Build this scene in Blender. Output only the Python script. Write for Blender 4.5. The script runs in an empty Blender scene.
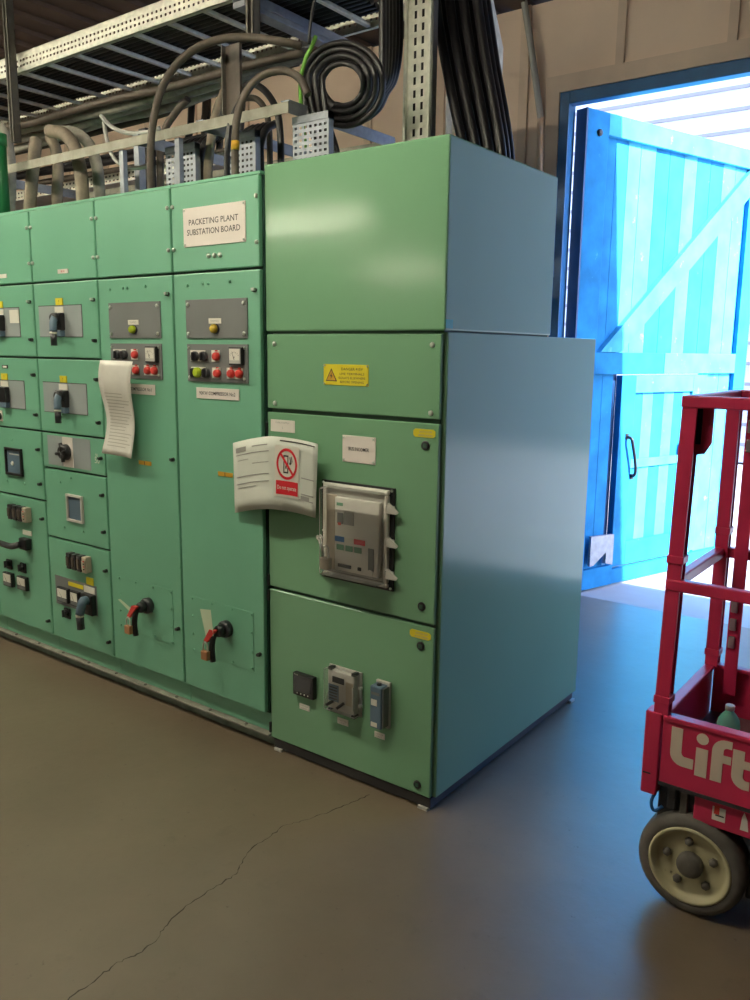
import bpy, bmesh, math, random
from mathutils import Vector, Matrix
random.seed(7)
PI = math.pi
SC = bpy.context.scene
COL = SC.collection

# ------------------------------------------------------------------ camera (fitted to the photograph)
CAM = Vector((2.2133, -2.2647, 1.5973)); YAW, PITCH, ROLL, FOC = 0.6424, -0.1785, 0.0121, 827.49
_f = Vector((-math.sin(YAW)*math.cos(PITCH), math.cos(YAW)*math.cos(PITCH), math.sin(PITCH)))
_r0 = Vector((math.cos(YAW), math.sin(YAW), 0)); _u0 = _r0.cross(_f)
_r = _r0*math.cos(ROLL) + _u0*math.sin(ROLL); _u = -_r0*math.sin(ROLL) + _u0*math.cos(ROLL)
cd = bpy.data.cameras.new('camera'); cam = bpy.data.objects.new('camera', cd); COL.objects.link(cam)
cam.matrix_world = Matrix(((_r.x, _u.x, -_f.x, CAM.x), (_r.y, _u.y, -_f.y, CAM.y), (_r.z, _u.z, -_f.z, CAM.z), (0, 0, 0, 1)))
cd.sensor_fit = 'VERTICAL'; cd.sensor_height = 36.0; cd.lens = FOC*36/1000; cd.clip_start = .05; cd.clip_end = 300
SC.camera = cam

def at(px, py, x=None, y=None, z=None):
    """a point seen in the photograph, at a measured distance plane"""
    d = _f + _r*((px-375)/FOC) - _u*((py-500)/FOC)
    if y is not None: t = (y-CAM.y)/d.y
    elif x is not None: t = (x-CAM.x)/d.x
    else: t = (z-CAM.z)/d.z
    return CAM + d*t

# ------------------------------------------------------------------ materials
def lin(c):
    return tuple(((v/255)/12.92 if v/255 <= .04045 else ((v/255+.055)/1.055)**2.4) for v in c)
MATS = {}
def mat(name, col, rough=.5, metal=0, var=.06, scale=6, bump=0, bscale=60, emit=None, estr=0, spec=.5, coat=0, wear=None):
    m = bpy.data.materials.new(name); m.use_nodes = True; MATS[name] = m
    nt = m.node_tree; N, L = nt.nodes, nt.links; b = N['Principled BSDF']
    b.inputs['Roughness'].default_value = rough; b.inputs['Metallic'].default_value = metal
    b.inputs['Specular IOR Level'].default_value = spec
    if coat: b.inputs['Coat Weight'].default_value = coat; b.inputs['Coat Roughness'].default_value = .12
    tc = N.new('ShaderNodeTexCoord')
    nz = N.new('ShaderNodeTexNoise'); nz.inputs['Scale'].default_value = scale; nz.inputs['Detail'].default_value = 5
    L.new(tc.outputs['Object'], nz.inputs['Vector'])
    rp = N.new('ShaderNodeValToRGB'); L.new(nz.outputs['Fac'], rp.inputs['Fac'])
    rp.color_ramp.elements[0].position = .3; rp.color_ramp.elements[1].position = .7
    rp.color_ramp.elements[0].color = tuple(max(0, c*(1-var)) for c in col)+(1,)
    rp.color_ramp.elements[1].color = tuple(min(1, c*(1+var)) for c in col)+(1,)
    out = rp.outputs['Color']
    if wear:
        wc, ws, wp = wear
        n2 = N.new('ShaderNodeTexNoise'); n2.inputs['Scale'].default_value = ws; n2.inputs['Detail'].default_value = 8
        n2.inputs['Roughness'].default_value = .7
        L.new(tc.outputs['Object'], n2.inputs['Vector'])
        r2 = N.new('ShaderNodeValToRGB'); L.new(n2.outputs['Fac'], r2.inputs['Fac'])
        r2.color_ramp.elements[0].position = wp; r2.color_ramp.elements[1].position = wp+.06
        mx = N.new('ShaderNodeMix'); mx.data_type = 'RGBA'
        L.new(r2.outputs['Color'], mx.inputs['Factor']); L.new(out, mx.inputs['A']); mx.inputs['B'].default_value = wc+(1,)
        out = mx.outputs['Result']
    L.new(out, b.inputs['Base Color'])
    if bump:
        n3 = N.new('ShaderNodeTexNoise'); n3.inputs['Scale'].default_value = bscale; L.new(tc.outputs['Object'], n3.inputs['Vector'])
        bp = N.new('ShaderNodeBump'); bp.inputs['Strength'].default_value = bump; bp.inputs['Distance'].default_value = .01
        L.new(n3.outputs['Fac'], bp.inputs['Height']); L.new(bp.outputs['Normal'], b.inputs['Normal'])
    if emit: b.inputs['Emission Color'].default_value = emit+(1,); b.inputs['Emission Strength'].default_value = estr
    return m
def glass(name, tint, alpha=.85, rough=.05, body=.5, ior=1.5):
    m = bpy.data.materials.new(name); m.use_nodes = True; MATS[name] = m
    nt = m.node_tree; N, L = nt.nodes, nt.links
    for n in list(N): N.remove(n)
    o = N.new('ShaderNodeOutputMaterial'); t = N.new('ShaderNodeBsdfTransparent'); t.inputs['Color'].default_value = tint+(1,)
    g = N.new('ShaderNodeBsdfPrincipled'); g.inputs['Base Color'].default_value = tuple(body*c for c in tint)+(1,); g.inputs['Roughness'].default_value = rough
    fr = N.new('ShaderNodeFresnel'); fr.inputs['IOR'].default_value = ior
    ma = N.new('ShaderNodeMath'); ma.operation = 'ADD'; ma.use_clamp = True; ma.inputs[1].default_value = 1-alpha
    mx = N.new('ShaderNodeMixShader')
    L.new(fr.outputs[0], ma.inputs[0]); L.new(ma.outputs[0], mx.inputs[0]); L.new(t.outputs[0], mx.inputs[1]); L.new(g.outputs[0], mx.inputs[2]); L.new(mx.outputs[0], o.inputs[0])
    return m

OLD = mat('old_green_paint', (.165, .415, .275), .34, var=.05, scale=2.5, spec=.5)
OLDG = mat('carcass_dark_green', (.012, .055, .035), .6)
NEW = mat('pale_green_paint', (.178, .36, .212), .13, var=.03, scale=1.5, spec=.23, bump=.016, bscale=2.6)
NEWG = mat('gasket_dark_green', (.03, .08, .05), .6)
PLINTH = mat('plinth_black', (.018, .017, .018), .5)
KERB = mat('base_channel_grey_green', (.16, .19, .15), .7, var=.3, scale=14)
GREY = mat('instrument_grey', (.165, .175, .175), .5)
GREYL = mat('switch_plate_grey', (.30, .335, .34), .45)
BLACK = mat('black_plastic', (.012, .012, .014), .4)
BLACKS = mat('black_satin', (.03, .03, .035), .3)
BLUEG = mat('blue_grey_plastic', (.10, .16, .22), .45)
WHITE = mat('label_white', (.72, .70, .62), .5, var=.03)
CREAM = mat('engraved_label_cream', (.75, .69, .64), .5, var=.03)
INK = mat('ink_black', (.04, .035, .035), .6)
INKL = mat('faint_print', (.46, .44, .39), .5)
INKG = mat('ink_grey', (.33, .33, .31), .7)
YEL = mat('label_yellow', (.70, .60, .02), .45)
YELD = mat('label_amber', (.55, .30, .02), .5)
RED = mat('button_red', (.60, .045, .035), .4)
REDS = mat('sign_red', (.70, .02, .035), .45)
LAMPG = mat('lamp_lime', (.42, .55, .03), .25)
LAMPY = mat('lamp_amber', (.62, .43, .04), .25)
SCREW = mat('screw_steel', (.62, .65, .60), .35, metal=.7)
SILVER = mat('bright_steel', (.70, .70, .68), .3, metal=.9)
BRASS = mat('padlock_brass', (.50, .24, .12), .4, metal=.6)
MIDGREY = mat('grey_plastic', (.50, .49, .45), .45)
BEIGE = mat('beige_plastic', (.46, .40, .31), .5)
LIGHTGREY = mat('pale_gasket', (.72, .70, .64), .5)
SCREEN = mat('meter_screen', (.03, .03, .035), .12)
PBLUE = mat('print_blue', (.03, .14, .36), .5)
PGREEN = mat('print_green', (.16, .35, .22), .5)
PAPER = mat('paper_white', (.66, .69, .62), .75, var=.03)
PAPERC = mat('paper_in_sleeve', (.74, .73, .67), .28, var=.05, scale=18, coat=.5)
TAG = mat('tag_pale_green', (.56, .66, .48), .6)
GALV = mat('galvanised_steel', (.72, .71, .62), .42, metal=.15, var=.14, scale=30)
GALVB = mat('galvanised_blue_grey', (.27, .29, .33), .45, metal=.3, var=.15, scale=25)
STRUT = mat('dull_strut_steel', (.13, .12, .105), .6, metal=.4, var=.2, scale=20)
DUSTY = mat('dusty_steel', (.30, .29, .24), .65, metal=.3, var=.2, scale=18)
CABLE = mat('black_cable_sheath', (.011, .010, .012), .42, var=.2, scale=30)
CABLEB = mat('brown_dusty_cable', (.075, .058, .045), .6, var=.2, scale=30)
CABLEG = mat('grey_dusty_cable', (.33, .31, .265), .65, var=.25, scale=20)
HOSE = mat('dusty_hose', (.22, .18, .135), .7, var=.25, scale=20)
CONDUIT = mat('pale_grey_conduit', (.40, .40, .38), .5)
EARTH = mat('earth_cable_green', (.16, .40, .05), .5)
GREENPIPE = mat('dark_green_pipe', (.01, .14, .045), .45)
LIFTRED = mat('lift_red_paint', (.56, .028, .09), .38, var=.1, scale=8, wear=((.16, .03, .03), 22, .69))
LIFTDK = mat('lift_dark_steel', (.028, .028, .032), .55)
LIFTMET = mat('lift_bare_metal', (.55, .52, .52), .3, metal=.8)
DECK = mat('lift_deck_plate', (.16, .075, .085), .6)
LETTER = mat('lettering_cream', (.66, .56, .46), .5, var=.05)
TYRE = mat('tyre_grey_rubber', (.105, .095, .085), .8, var=.15, scale=25)
RIM = mat('rim_cream_paint', (.46, .42, .26), .5, var=.06, scale=14, wear=((.10, .08, .05), 16, .66))
BOTTLE = glass('green_bottle_plastic', (.42, .96, .76), .55, .12, 1.0)
CLEAR = glass('clear_cover', (.985, .985, .98), .97, .1, .8, 1.22)
WALLB = mat('wall_beige_paint', (.84, .66, .52), .75, var=.06, scale=2, bump=.05, bscale=40)
BATTEN = mat('wall_batten_paint', (.70, .55, .43), .75, var=.08, scale=5)
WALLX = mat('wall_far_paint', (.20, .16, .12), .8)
FRAMEB = mat('frame_blue_paint', (.018, .13, .32), .45, var=.15, scale=10)
DOORB = mat('door_blue_paint', (.016, .20, .46), .75, var=.25, scale=5, spec=.15, wear=((.08, .36, .56), 7, .66))
DOORB2 = mat('door_blue_weathered', (.055, .34, .53), .75, var=.22, scale=6, spec=.15, wear=((.13, .46, .60), 9, .62))
DOORS = mat('door_edge_and_rebate_shade', (.012, .07, .2), .5, var=.2)
ROOFM = mat('ceiling_brown_sheet', (.125, .085, .065), .8, var=.15, scale=3)
CLAD = mat('outside_cladding', (.40, .42, .46), .8)
CLADL = mat('outside_cladding_seam', (.17, .16, .18), .8)
BODYW = mat('luminaire_white', (.75, .75, .72), .4)
TUBE = mat('luminaire_tube', (.9, .9, .85), .4, emit=(1.0, .93, .72), estr=138)
TEAL = mat('teal_sticker', (.02, .36, .30), .5)

def floor_material():
    m = bpy.data.materials.new('floor_concrete'); m.use_nodes = True
    nt = m.node_tree; N, L = nt.nodes, nt.links; b = N['Principled BSDF']; b.inputs['Roughness'].default_value = .36; b.inputs['Specular IOR Level'].default_value = .85
    tc = N.new('ShaderNodeTexCoord')
    def noise(s, d, lo, hi, c0, c1):
        n = N.new('ShaderNodeTexNoise'); n.inputs['Scale'].default_value = s; n.inputs['Detail'].default_value = d; n.inputs['Roughness'].default_value = .65
        L.new(tc.outputs['Object'], n.inputs['Vector']); r = N.new('ShaderNodeValToRGB'); L.new(n.outputs['Fac'], r.inputs['Fac'])
        r.color_ramp.elements[0].position = lo; r.color_ramp.elements[1].position = hi
        r.color_ramp.elements[0].color = c0+(1,); r.color_ramp.elements[1].color = c1+(1,); return r.outputs['Color'], n
    a, n0 = noise(1.3, 6, .3, .7, (.132, .098, .063), (.184, .142, .096))
    c, n1 = noise(9, 8, .62, .78, (1, 1, 1), (.80, .76, .72))
    e, n2 = noise(45, 3, .68, .76, (1, 1, 1), (.62, .58, .54))
    def mul(p, q):
        x = N.new('ShaderNodeMix'); x.data_type = 'RGBA'; x.blend_type = 'MULTIPLY'; x.inputs['Factor'].default_value = 1
        L.new(p, x.inputs['A']); L.new(q, x.inputs['B']); return x.outputs['Result']
    L.new(mul(mul(a, c), e), b.inputs['Base Color'])
    bp = N.new('ShaderNodeBump'); bp.inputs['Strength'].default_value = .15; bp.inputs['Distance'].default_value = .01
    L.new(n1.outputs['Fac'], bp.inputs['Height']); L.new(bp.outputs['Normal'], b.inputs['Normal'])
    return m
FLOORM = floor_material()
CRACKM = mat('crack_dark', (.06, .048, .038), .9)
GROUND = mat('outside_ground', (.36, .35, .34), .85, var=.1, scale=2)

# ------------------------------------------------------------------ mesh builder
class MB:
    def __init__(s, M=None): s.bm = bmesh.new(); s.mats = []; s.M = M
    def mi(s, m):
        if m not in s.mats: s.mats.append(m)
        return s.mats.index(m)
    def face(s, vs, m, smooth=False):
        try: f = s.bm.faces.new(vs)
        except ValueError: return None
        f.material_index = s.mi(m); f.smooth = smooth; return f
    def box(s, x0, x1, y0, y1, z0, z1, m, bev=0, R=None):
        b = bmesh.new(); bmesh.ops.create_cube(b, size=1)
        for v in b.verts: v.co = Vector(((x0+x1)/2+v.co.x*(x1-x0), (y0+y1)/2+v.co.y*(y1-y0), (z0+z1)/2+v.co.z*(z1-z0)))
        if bev: bmesh.ops.bevel(b, geom=b.edges[:], offset=bev, segments=2, affect='EDGES', profile=.5)
        s.merge(b, m, R)
    def merge(s, b, m, R=None, smooth=None):
        mp = {}
        for v in b.verts: mp[v] = s.bm.verts.new(R @ v.co if R else v.co)
        for f in b.faces: s.face([mp[v] for v in f.verts], m, f.smooth if smooth is None else smooth)
        b.free()
    def cyl(s, p0, p1, r0, m, r1=None, seg=14, caps=True):
        p0, p1 = Vector(p0), Vector(p1); r1 = r0 if r1 is None else r1
        d = (p1-p0).normalized(); a = d.orthogonal().normalized(); b = d.cross(a)
        A = [s.bm.verts.new(p0+(a*math.cos(t)+b*math.sin(t))*r0) for t in [2*PI*i/seg for i in range(seg)]]
        B = [s.bm.verts.new(p1+(a*math.cos(t)+b*math.sin(t))*r1) for t in [2*PI*i/seg for i in range(seg)]]
        for i in range(seg): s.face([A[i], A[(i+1) % seg], B[(i+1) % seg], B[i]], m, True)
        if caps: s.face(A[::-1], m); s.face(B, m)
    def lathe(s, o, axis, prof, m, seg=24, caps=True):
        """prof: (distance along axis, radius)"""
        o, d = Vector(o), Vector(axis).normalized(); a = d.orthogonal().normalized(); b = d.cross(a); rings = []
        for h, r in prof: rings.append([s.bm.verts.new(o+d*h+(a*math.cos(2*PI*i/seg)+b*math.sin(2*PI*i/seg))*max(r, 1e-5)) for i in range(seg)])
        for A, B in zip(rings, rings[1:]):
            for i in range(seg): s.face([A[i], A[(i+1) % seg], B[(i+1) % seg], B[i]], m, True)
        if caps: s.face(rings[0][::-1], m); s.face(rings[-1], m)
    def tube(s, pts, r, m, seg=10, sub=6, closed=False):
        P = [Vector(p) for p in pts]
        if sub > 1 and len(P) > 2:
            Q = []; n = len(P)
            for i in range(n if closed else n-1):
                p0 = P[(i-1) % n] if closed or i > 0 else P[0]*2-P[1]
                p1, p2 = P[i], P[(i+1) % n]; p3 = P[(i+2) % n] if closed or i+2 < n else P[-1]*2-P[-2]
                for k in range(sub):
                    t = k/sub
                    Q.append(.5*((2*p1)+(p2-p0)*t+(2*p0-5*p1+4*p2-p3)*t*t+(3*p1-p0-3*p2+p3)*t**3))
            if not closed: Q.append(P[-1])
            P = Q
        n = len(P); rings = []; a = None
        for i in range(n):
            t = (P[(i+1) % n]-P[(i-1) % n]) if closed else (P[min(i+1, n-1)]-P[max(i-1, 0)])
            t.normalize()
            a = t.orthogonal().normalized() if a is None else (a-t*a.dot(t)).normalized()
            b = t.cross(a); rings.append([s.bm.verts.new(P[i]+(a*math.cos(2*PI*k/seg)+b*math.sin(2*PI*k/seg))*r) for k in range(seg)])
        for i in range(n if closed else n-1):
            A, B = rings[i], rings[(i+1) % n]
            for k in range(seg): s.face([A[k], A[(k+1) % seg], B[(k+1) % seg], B[k]], m, True)
        if not closed: s.face(rings[0][::-1], m); s.face(rings[-1], m)
    def prism(s, pts, d, m):
        """extrude a planar outline (3-D points) by vector d"""
        A = [s.bm.verts.new(Vector(p)) for p in pts]; B = [s.bm.verts.new(Vector(p)+Vector(d)) for p in pts]; n = len(A)
        s.face(A[::-1], m); s.face(B, m)
        for i in range(n): s.face([A[i], A[(i+1) % n], B[(i+1) % n], B[i]], m)
    def ball(s, c, r, m, sc=(1, 1, 1), seg=12):
        b = bmesh.new(); bmesh.ops.create_uvsphere(b, u_segments=seg, v_segments=8, radius=r)
        for v in b.verts: v.co = Vector((v.co.x*sc[0], v.co.y*sc[1], v.co.z*sc[2]))+Vector(c)
        s.merge(b, m, smooth=True)
    def screw(s, x, y, z, r=.006, m=None):
        s.lathe((x, y, z), (0, -1, 0), [(0, r), (.003, r), (.006, r*.6)], m or SCREW, 8)
    def perf(s, o, u, v, ul, vl, m, pu, pv, hu, hv, off=0, vrows=None):
        """sheet with real rectangular holes: pitch pu x pv, hole hu x hv"""
        o, u, v = Vector(o), Vector(u).normalized(), Vector(v).normalized()
        nu = int(ul/pu); us = [0]; mu = (ul-nu*pu)/2
        for i in range(nu): us += [mu+i*pu+(pu-hu)/2, mu+i*pu+(pu+hu)/2]
        us.append(ul)
        nv = vrows or int(vl/pv); mv = (vl-nv*pv)/2; vs = [0]
        for i in range(nv): vs += [mv+i*pv+(pv-hv)/2, mv+i*pv+(pv+hv)/2]
        vs.append(vl)
        G = [[s.bm.verts.new(o+u*a+v*b) for b in vs] for a in us]
        for i in range(len(us)-1):
            for j in range(len(vs)-1):
                if i % 2 == 1 and j % 2 == 1: continue
                s.face([G[i][j], G[i+1][j], G[i+1][j+1], G[i][j+1]], m)
    def text(s, body, o, u, v, size, m, width=None, align='CENTER', bold=0):
        """flat lettering with its baseline start/centre at o, running along u"""
        c = bpy.data.curves.new('t', 'FONT'); c.body = body; c.size = 1; c.align_x = align; c.offset = bold; c.resolution_u = 2
        ob = bpy.data.objects.new('t', c); COL.objects.link(ob)
        dg = bpy.context.evaluated_depsgraph_get(); me = bpy.data.meshes.new_from_object(ob.evaluated_get(dg))
        bpy.data.objects.remove(ob); bpy.data.curves.remove(c)
        o, u, v = Vector(o), Vector(u), Vector(v)
        xs = [p.co.x for p in me.vertices] or [0]; w = max(xs)-min(xs)
        kx = width/w if width else size
        vv = [s.bm.verts.new(o+u*p.co.x*kx+v*p.co.y*size) for p in me.vertices]
        for p in me.polygons: s.face([vv[i] for i in p.vertices], m)
        bpy.data.meshes.remove(me)
    def build(s, name, parent=None, origin=None, solid=0):
        if s.M:
            for v in s.bm.verts: v.co = s.M @ v.co
        if parent is not None:
            base = Vector((0, 0, 0)); q = parent
            while q is not None: base += q.location; q = q.parent
        else:
            vs = [v.co for v in s.bm.verts]; lo = [min(c[i] for c in vs) for i in range(3)]; hi = [max(c[i] for c in vs) for i in range(3)]
            base = Vector(origin) if origin else Vector(((lo[0]+hi[0])/2, (lo[1]+hi[1])/2, lo[2]))
        for v in s.bm.verts: v.co -= base
        bmesh.ops.recalc_face_normals(s.bm, faces=s.bm.faces[:])
        me = bpy.data.meshes.new(name); s.bm.to_mesh(me); s.bm.free()
        for m in s.mats: me.materials.append(m)
        ob = bpy.data.objects.new(name, me); COL.objects.link(ob)
        if parent is not None: ob.parent = parent
        else: ob.location = base
        if solid:
            md = ob.modifiers.new('sheet', 'SOLIDIFY'); md.thickness = solid; md.offset = 0
        return ob
def empty(name, loc):
    o = bpy.data.objects.new(name, None); COL.objects.link(o); o.location = loc; o.empty_display_size = .1; return o
def tag(o, label, cat, group=None, kind=None):
    o['label'] = label; o['category'] = cat
    if group: o['group'] = group
    if kind: o['kind'] = kind
    return o
def struct(o, label=None):
    o['kind'] = 'structure'
    if label: o['label'] = label
    return o
X, Z = Vector((1, 0, 0)), Vector((0, 0, 1))

# ================================================================== SETTING
YW = 2.745
m = MB(); m.box(-14, 6.5, -14, YW+.1, -.1, 0, FLOORM); floor = struct(m.build('floor'), 'brown concrete floor with a thin crack')
# crack in the floor: an irregular thin sliver
ck = [(.541, -.039), (.524, -.122), (.499, -.216), (.464, -.308), (.432, -.379), (.439, -.464), (.44, -.548), (.466, -.609), (.495, -.663), (.495, -.737), (.489, -.841), (.504, -.933), (.533, -.992), (.544, -1.066), (.526, -1.117), (.53, -1.181), (.533, -1.263), (.55, -1.36), (.54, -1.5)]
fine = []
for (a, b), (c, d) in zip(ck, ck[1:]):
    for k in range(6): fine.append((a+(c-a)*k/6+random.uniform(-.005, .005), b+(d-b)*k/6))
m = MB(); W = [random.uniform(.0006, .0026) for _ in fine]
V0 = [m.bm.verts.new((x-w, y, .0008)) for (x, y), w in zip(fine, W)]; V1 = [m.bm.verts.new((x+w, y, .0008)) for (x, y), w in zip(fine, W)]
for i in range(len(fine)-1): m.face([V0[i], V1[i], V1[i+1], V0[i+1]], CRACKM)
o = m.build('crack', floor); o['kind'] = 'structure'
m = MB()
for x in [i*.25 for i in range(-56, 27)]: m.box(x, x+.12, -14, YW+.30, 3.70, 3.73, ROOFM)
m.box(-14, 6.5, -14, YW+.32, 3.73, 3.80, ROOFM); struct(m.build('ceiling'))
XF, XR, ZF = -.1475, 3.75, 3.159        # door opening, outer edge of frame
m = MB()
m.box(-14, XF, YW, YW+.1, 0, 3.7, WALLB); m.box(XF, XR, YW, YW+.1, ZF, 3.7, WALLB); m.box(XR, 6.5, YW, YW+.1, 0, 3.7, WALLB)
wall = struct(m.build('wall_back'), 'beige sheeted wall behind the switchboard')
m = MB()
for x in [-.40-.615*i for i in range(0, 21)]: m.box(x-.03, x+.03, YW-.022, YW, 0, 3.70, BATTEN)
for x in (.216, .839, 1.46, 2.08, 2.70, 3.32): m.box(x-.025, x+.025, YW-.022, YW, 3.255, 3.70, BATTEN)
m.box(XF-.085, XF, YW-.03, YW, 0, 3.255, BATTEN); m.box(XF, XR+.08, YW-.03, YW, ZF, 3.255, BATTEN)
o = m.build('wall_batten', wall)
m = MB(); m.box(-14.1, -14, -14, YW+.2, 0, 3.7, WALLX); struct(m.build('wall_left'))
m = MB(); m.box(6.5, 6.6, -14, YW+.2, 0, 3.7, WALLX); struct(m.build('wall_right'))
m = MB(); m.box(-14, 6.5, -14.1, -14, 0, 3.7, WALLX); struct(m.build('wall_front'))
# door frame with stepped reveal
m = MB()
m.box(XF, XF+.064, YW-.02, YW+.05, 0, ZF, FRAMEB, .004); m.box(XF+.02, XF+.052, YW+.05, YW+.10, 0, ZF, FRAMEB)
m.box(XF+.064, XR, YW-.02, YW+.05, 3.085, ZF, FRAMEB, .004); m.box(XF+.064, XR, YW+.05, YW+.1, 3.10, ZF, FRAMEB)
m.box(XR-.07, XR, YW-.02, YW+.1, 0, 3.085, FRAMEB, .004)
struct(m.build('trim_1'), 'dark blue timber door frame')
# outside
m = MB(); m.box(-18, 26, YW+.1, 30, -.2, -.035, GROUND); struct(m.build('ground'))
m = MB()
m.box(-12, 18, 11, 12, 0, 8, CLAD)
for k in range(26): m.box(-12, 18, 10.98, 11, .3*k+.25, .3*k+.3, CLADL)
bl = tag(m.build('outside_building'), 'white clad building across the yard, seen over the blue door', 'building')

# ---- the blue ledged and braced door leaf, swung outwards
HN = Vector((-.040, 2.85, 0)); A72 = math.radians(72)
us, nn = Vector((math.cos(A72), math.sin(A72), 0)), Vector((math.sin(A72), -math.cos(A72), 0))
DM = Matrix(((us.x, nn.x, 0, HN.x), (us.y, nn.y, 0, HN.y), (0, 0, 1, 0), (0, 0, 0, 1)))   # (along leaf, out of the face, up)
LW, LT = 1.96, 3.08
m = MB(DM)
e = [0, .11, .2, .32, .44, .57, .73, .88, 1.04, 1.19, 1.35, 1.5, 1.66, 1.80, LW]
for i, (a, b) in enumerate(zip(e, e[1:])):
    mm = (DOORB, DOORB2, DOORB, DOORB, DOORB2, DOORB2, DOORB)[i % 7] if i > 2 else DOORB
    m.box(a+.002, b-.002, -.03, 0, 1.5, LT, mm)
    if a < .44 or b > 1.5: m.box(a+.002, (b if b < .43 or b > 1.5 else .43)-.002, -.03, 0, -.02, 1.5, mm)
door = m.build('door_1'); struct(door, 'tall blue ledged and braced timber door swung outwards')
def dpart(name, bm, label=None):
    o = bm.build(name, door)
    if label: o['label'] = label
    return o
m = MB(DM); m.box(0, .20, 0, .035, -.02, LT, DOORB, .004); dpart('hinge_stile', m)
m = MB(DM); m.box(-.012, 0, -.05, .036, -.02, LT, DOORS); dpart('hinge_edge', m)
m = MB(DM); m.box(.20, LW, 0, .035, LT-.13, LT, DOORB2, .004); dpart('top_rail', m)
m = MB(DM); m.box(.2, .93, 0, .034, 1.46, 1.605, DOORB, .004); m.box(.932, LW-.15, 0, .036, 1.46, 1.605, DOORB2, .004); dpart('middle_rail', m)
m = MB(DM); m.box(LW-.15, LW, 0, .035, -.02, LT-.131, DOORB, .004); dpart('lock_stile', m)
m = MB(DM)
b0, b1 = Vector((.24, 0, 1.607)), Vector((1.81, 0, 2.945)); dr = (b1-b0).normalized(); nr = Vector((dr.z, 0, -dr.x))
m.prism([b0, b1, b1+nr*.0+Vector((0, 0, -.19)), b0+Vector((.21, 0, 0))], (0, .038, 0), DOORB2); dpart('brace', m)
m = MB(DM); m.box(.20, .50, 0, .035, -.02, .12, DOORB); m.box(.5, LW-.15, 0, .03, -.02, .085, DOORB); dpart('bottom_rail', m)
m = MB(DM); m.box(.425, .5, -.06, -.03, .12, 1.46, DOORS); m.box(1.485, 1.505, -.06, -.03, .09, 1.46, DOORS); dpart('rebate', m)  # shade in the wicket rebate, painted as a darker blue
m = MB(DM)
S0, S1 = .50, 1.485
m.box(S0, S0+.15, -.03, .022, .10, 1.45, DOORB, .003); m.box(S1-.17, S1, -.03, .022, .10, 1.45, DOORB2, .003)
m.box(S0+.15, S1-.17, -.03, .022, 1.33, 1.45, DOORB2, .003); m.box(S0+.15, S1-.17, -.03, .022, .10, .27, DOORB, .003)
m.box(S0+.15, S1-.17, -.03, .018, .80, .86, DOORB2, .003)
pe = [S0+.15, .76, .88, 1.0, 1.12, 1.22, S1-.17]
for i, (a, b) in enumerate(zip(pe, pe[1:])): m.box(a+.0015, b-.0015, -.03, .0, .27, 1.33, DOORB2 if i % 2 else DOORB)
wk = dpart('wicket_door', m, 'small wicket door framed into the big blue door')
m = MB(DM)
m.tube([(.585, .022, 1.03), (.59, .06, 1.015), (.60, .065, .98), (.635, .066, .87), (.655, .062, .79), (.66, .05, .755), (.665, .022, .74)], .011, BLACK, sub=4)
m.box(.57, .60, .02, .028, 1.01, 1.05, BLACK); m.box(.65, .68, .02, .028, .72, .76, BLACK)
o = m.build('handle', wk); o['label'] = 'black pull handle'
m = MB(DM); m.box(1.21, 1.27, .022, .05, .86, .96, FRAMEB, .004); o = m.build('lock_box', wk)
m = MB(DM)
m.prism([(.235, .036, .15), (.27, .036, .15), (.40, .036, .23), (.40, .036, .15), (.475, .036, .13), (.475, .036, .35), (.235, .036, .36)], (0, .02, 0), GALVB); dpart('corner_bracket', m, 'grey steel bracket at the foot of the door')
m = MB(DM); m.lathe((.11, .035, 2.95), (0, 1, 0), [(0, .022), (.01, .022), (.016, .01)], BLACK, 10); dpart('bolt', m)

# ---- conduit on the wall
m = MB()
m.tube([at(523, -6, y=2.68), at(527, 20, y=2.68), at(533, 60, y=2.685), at(539, 105, y=2.70), at(541, 120, y=2.71)], .021, CONDUIT, sub=4)
m.tube([at(541, 118, y=2.712), at(540, 175, y=2.71), at(540, 230, y=2.71)], .024, BATTEN, sub=3)
tag(m.build('wall_conduit'), 'bent grey conduit running down the beige wall', 'conduit')

# ================================================================== OLD GREEN SWITCHBOARD
YO = -.0207; HO = 2.2294
B = [-.0005, -.4924, -.9942, -1.5004, -2.005, -2.51]       # boundaries between cubicles, from the new cabinet to the far end
def door_panel(x0, x1, z0, z1, name, root, latches=(), extra=None, bev=.004):
    m = MB(); m.box(x0+.006, x1-.006, YO, -.001, z0, z1, OLD, bev)
    d = m.build(name, root)
    for z in latches:
        m = MB(); lx = x1-.028
        m.lathe((lx, YO, z), (0, -1, 0), [(0, .009), (.012, .008), (.018, .006)], BLACK, 8)
        m.box(lx-.003, lx+.012, YO-.021, YO-.012, z-.003, z+.007, SCREW if z > 1.75 else BLACK); m.build('latch', d)
    if extra: extra(d)
    return d
def edge_bolts(d, x0, x1, zs):
    for z in zs:
        for x in (x0+.016, x1-.016):
            m = MB(); m.lathe((x, YO, z), (0, -1, 0), [(0, .008), (.006, .008), (.01, .004)], SCREW, 8); m.build('fixing_bolt', d)
def cubicle(name, i, label):
    x1, x0 = B[i], B[i+1]
    r = empty(name, ((x0+x1)/2, .36, 0)); tag(r, label, 'switchgear cabinet', 'old green switchboard cubicles')
    m = MB(); m.box(x0+.001, x1-.001, 0, .74, .15, HO-.012, OLDG)
    m.box(x0+.001, x1-.001, YO+.004, .745, HO-.012, HO, OLD, .002); m.build('carcass', r)
    m = MB(); m.box(x0+.001, x1-.001, .014, .72, .062, .148, OLD, .003); m.box(x0+.001, x1-.001, .014, .72, .142, .15, OLDG)
    m.build('plinth', r)
    return r, x0, x1
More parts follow.
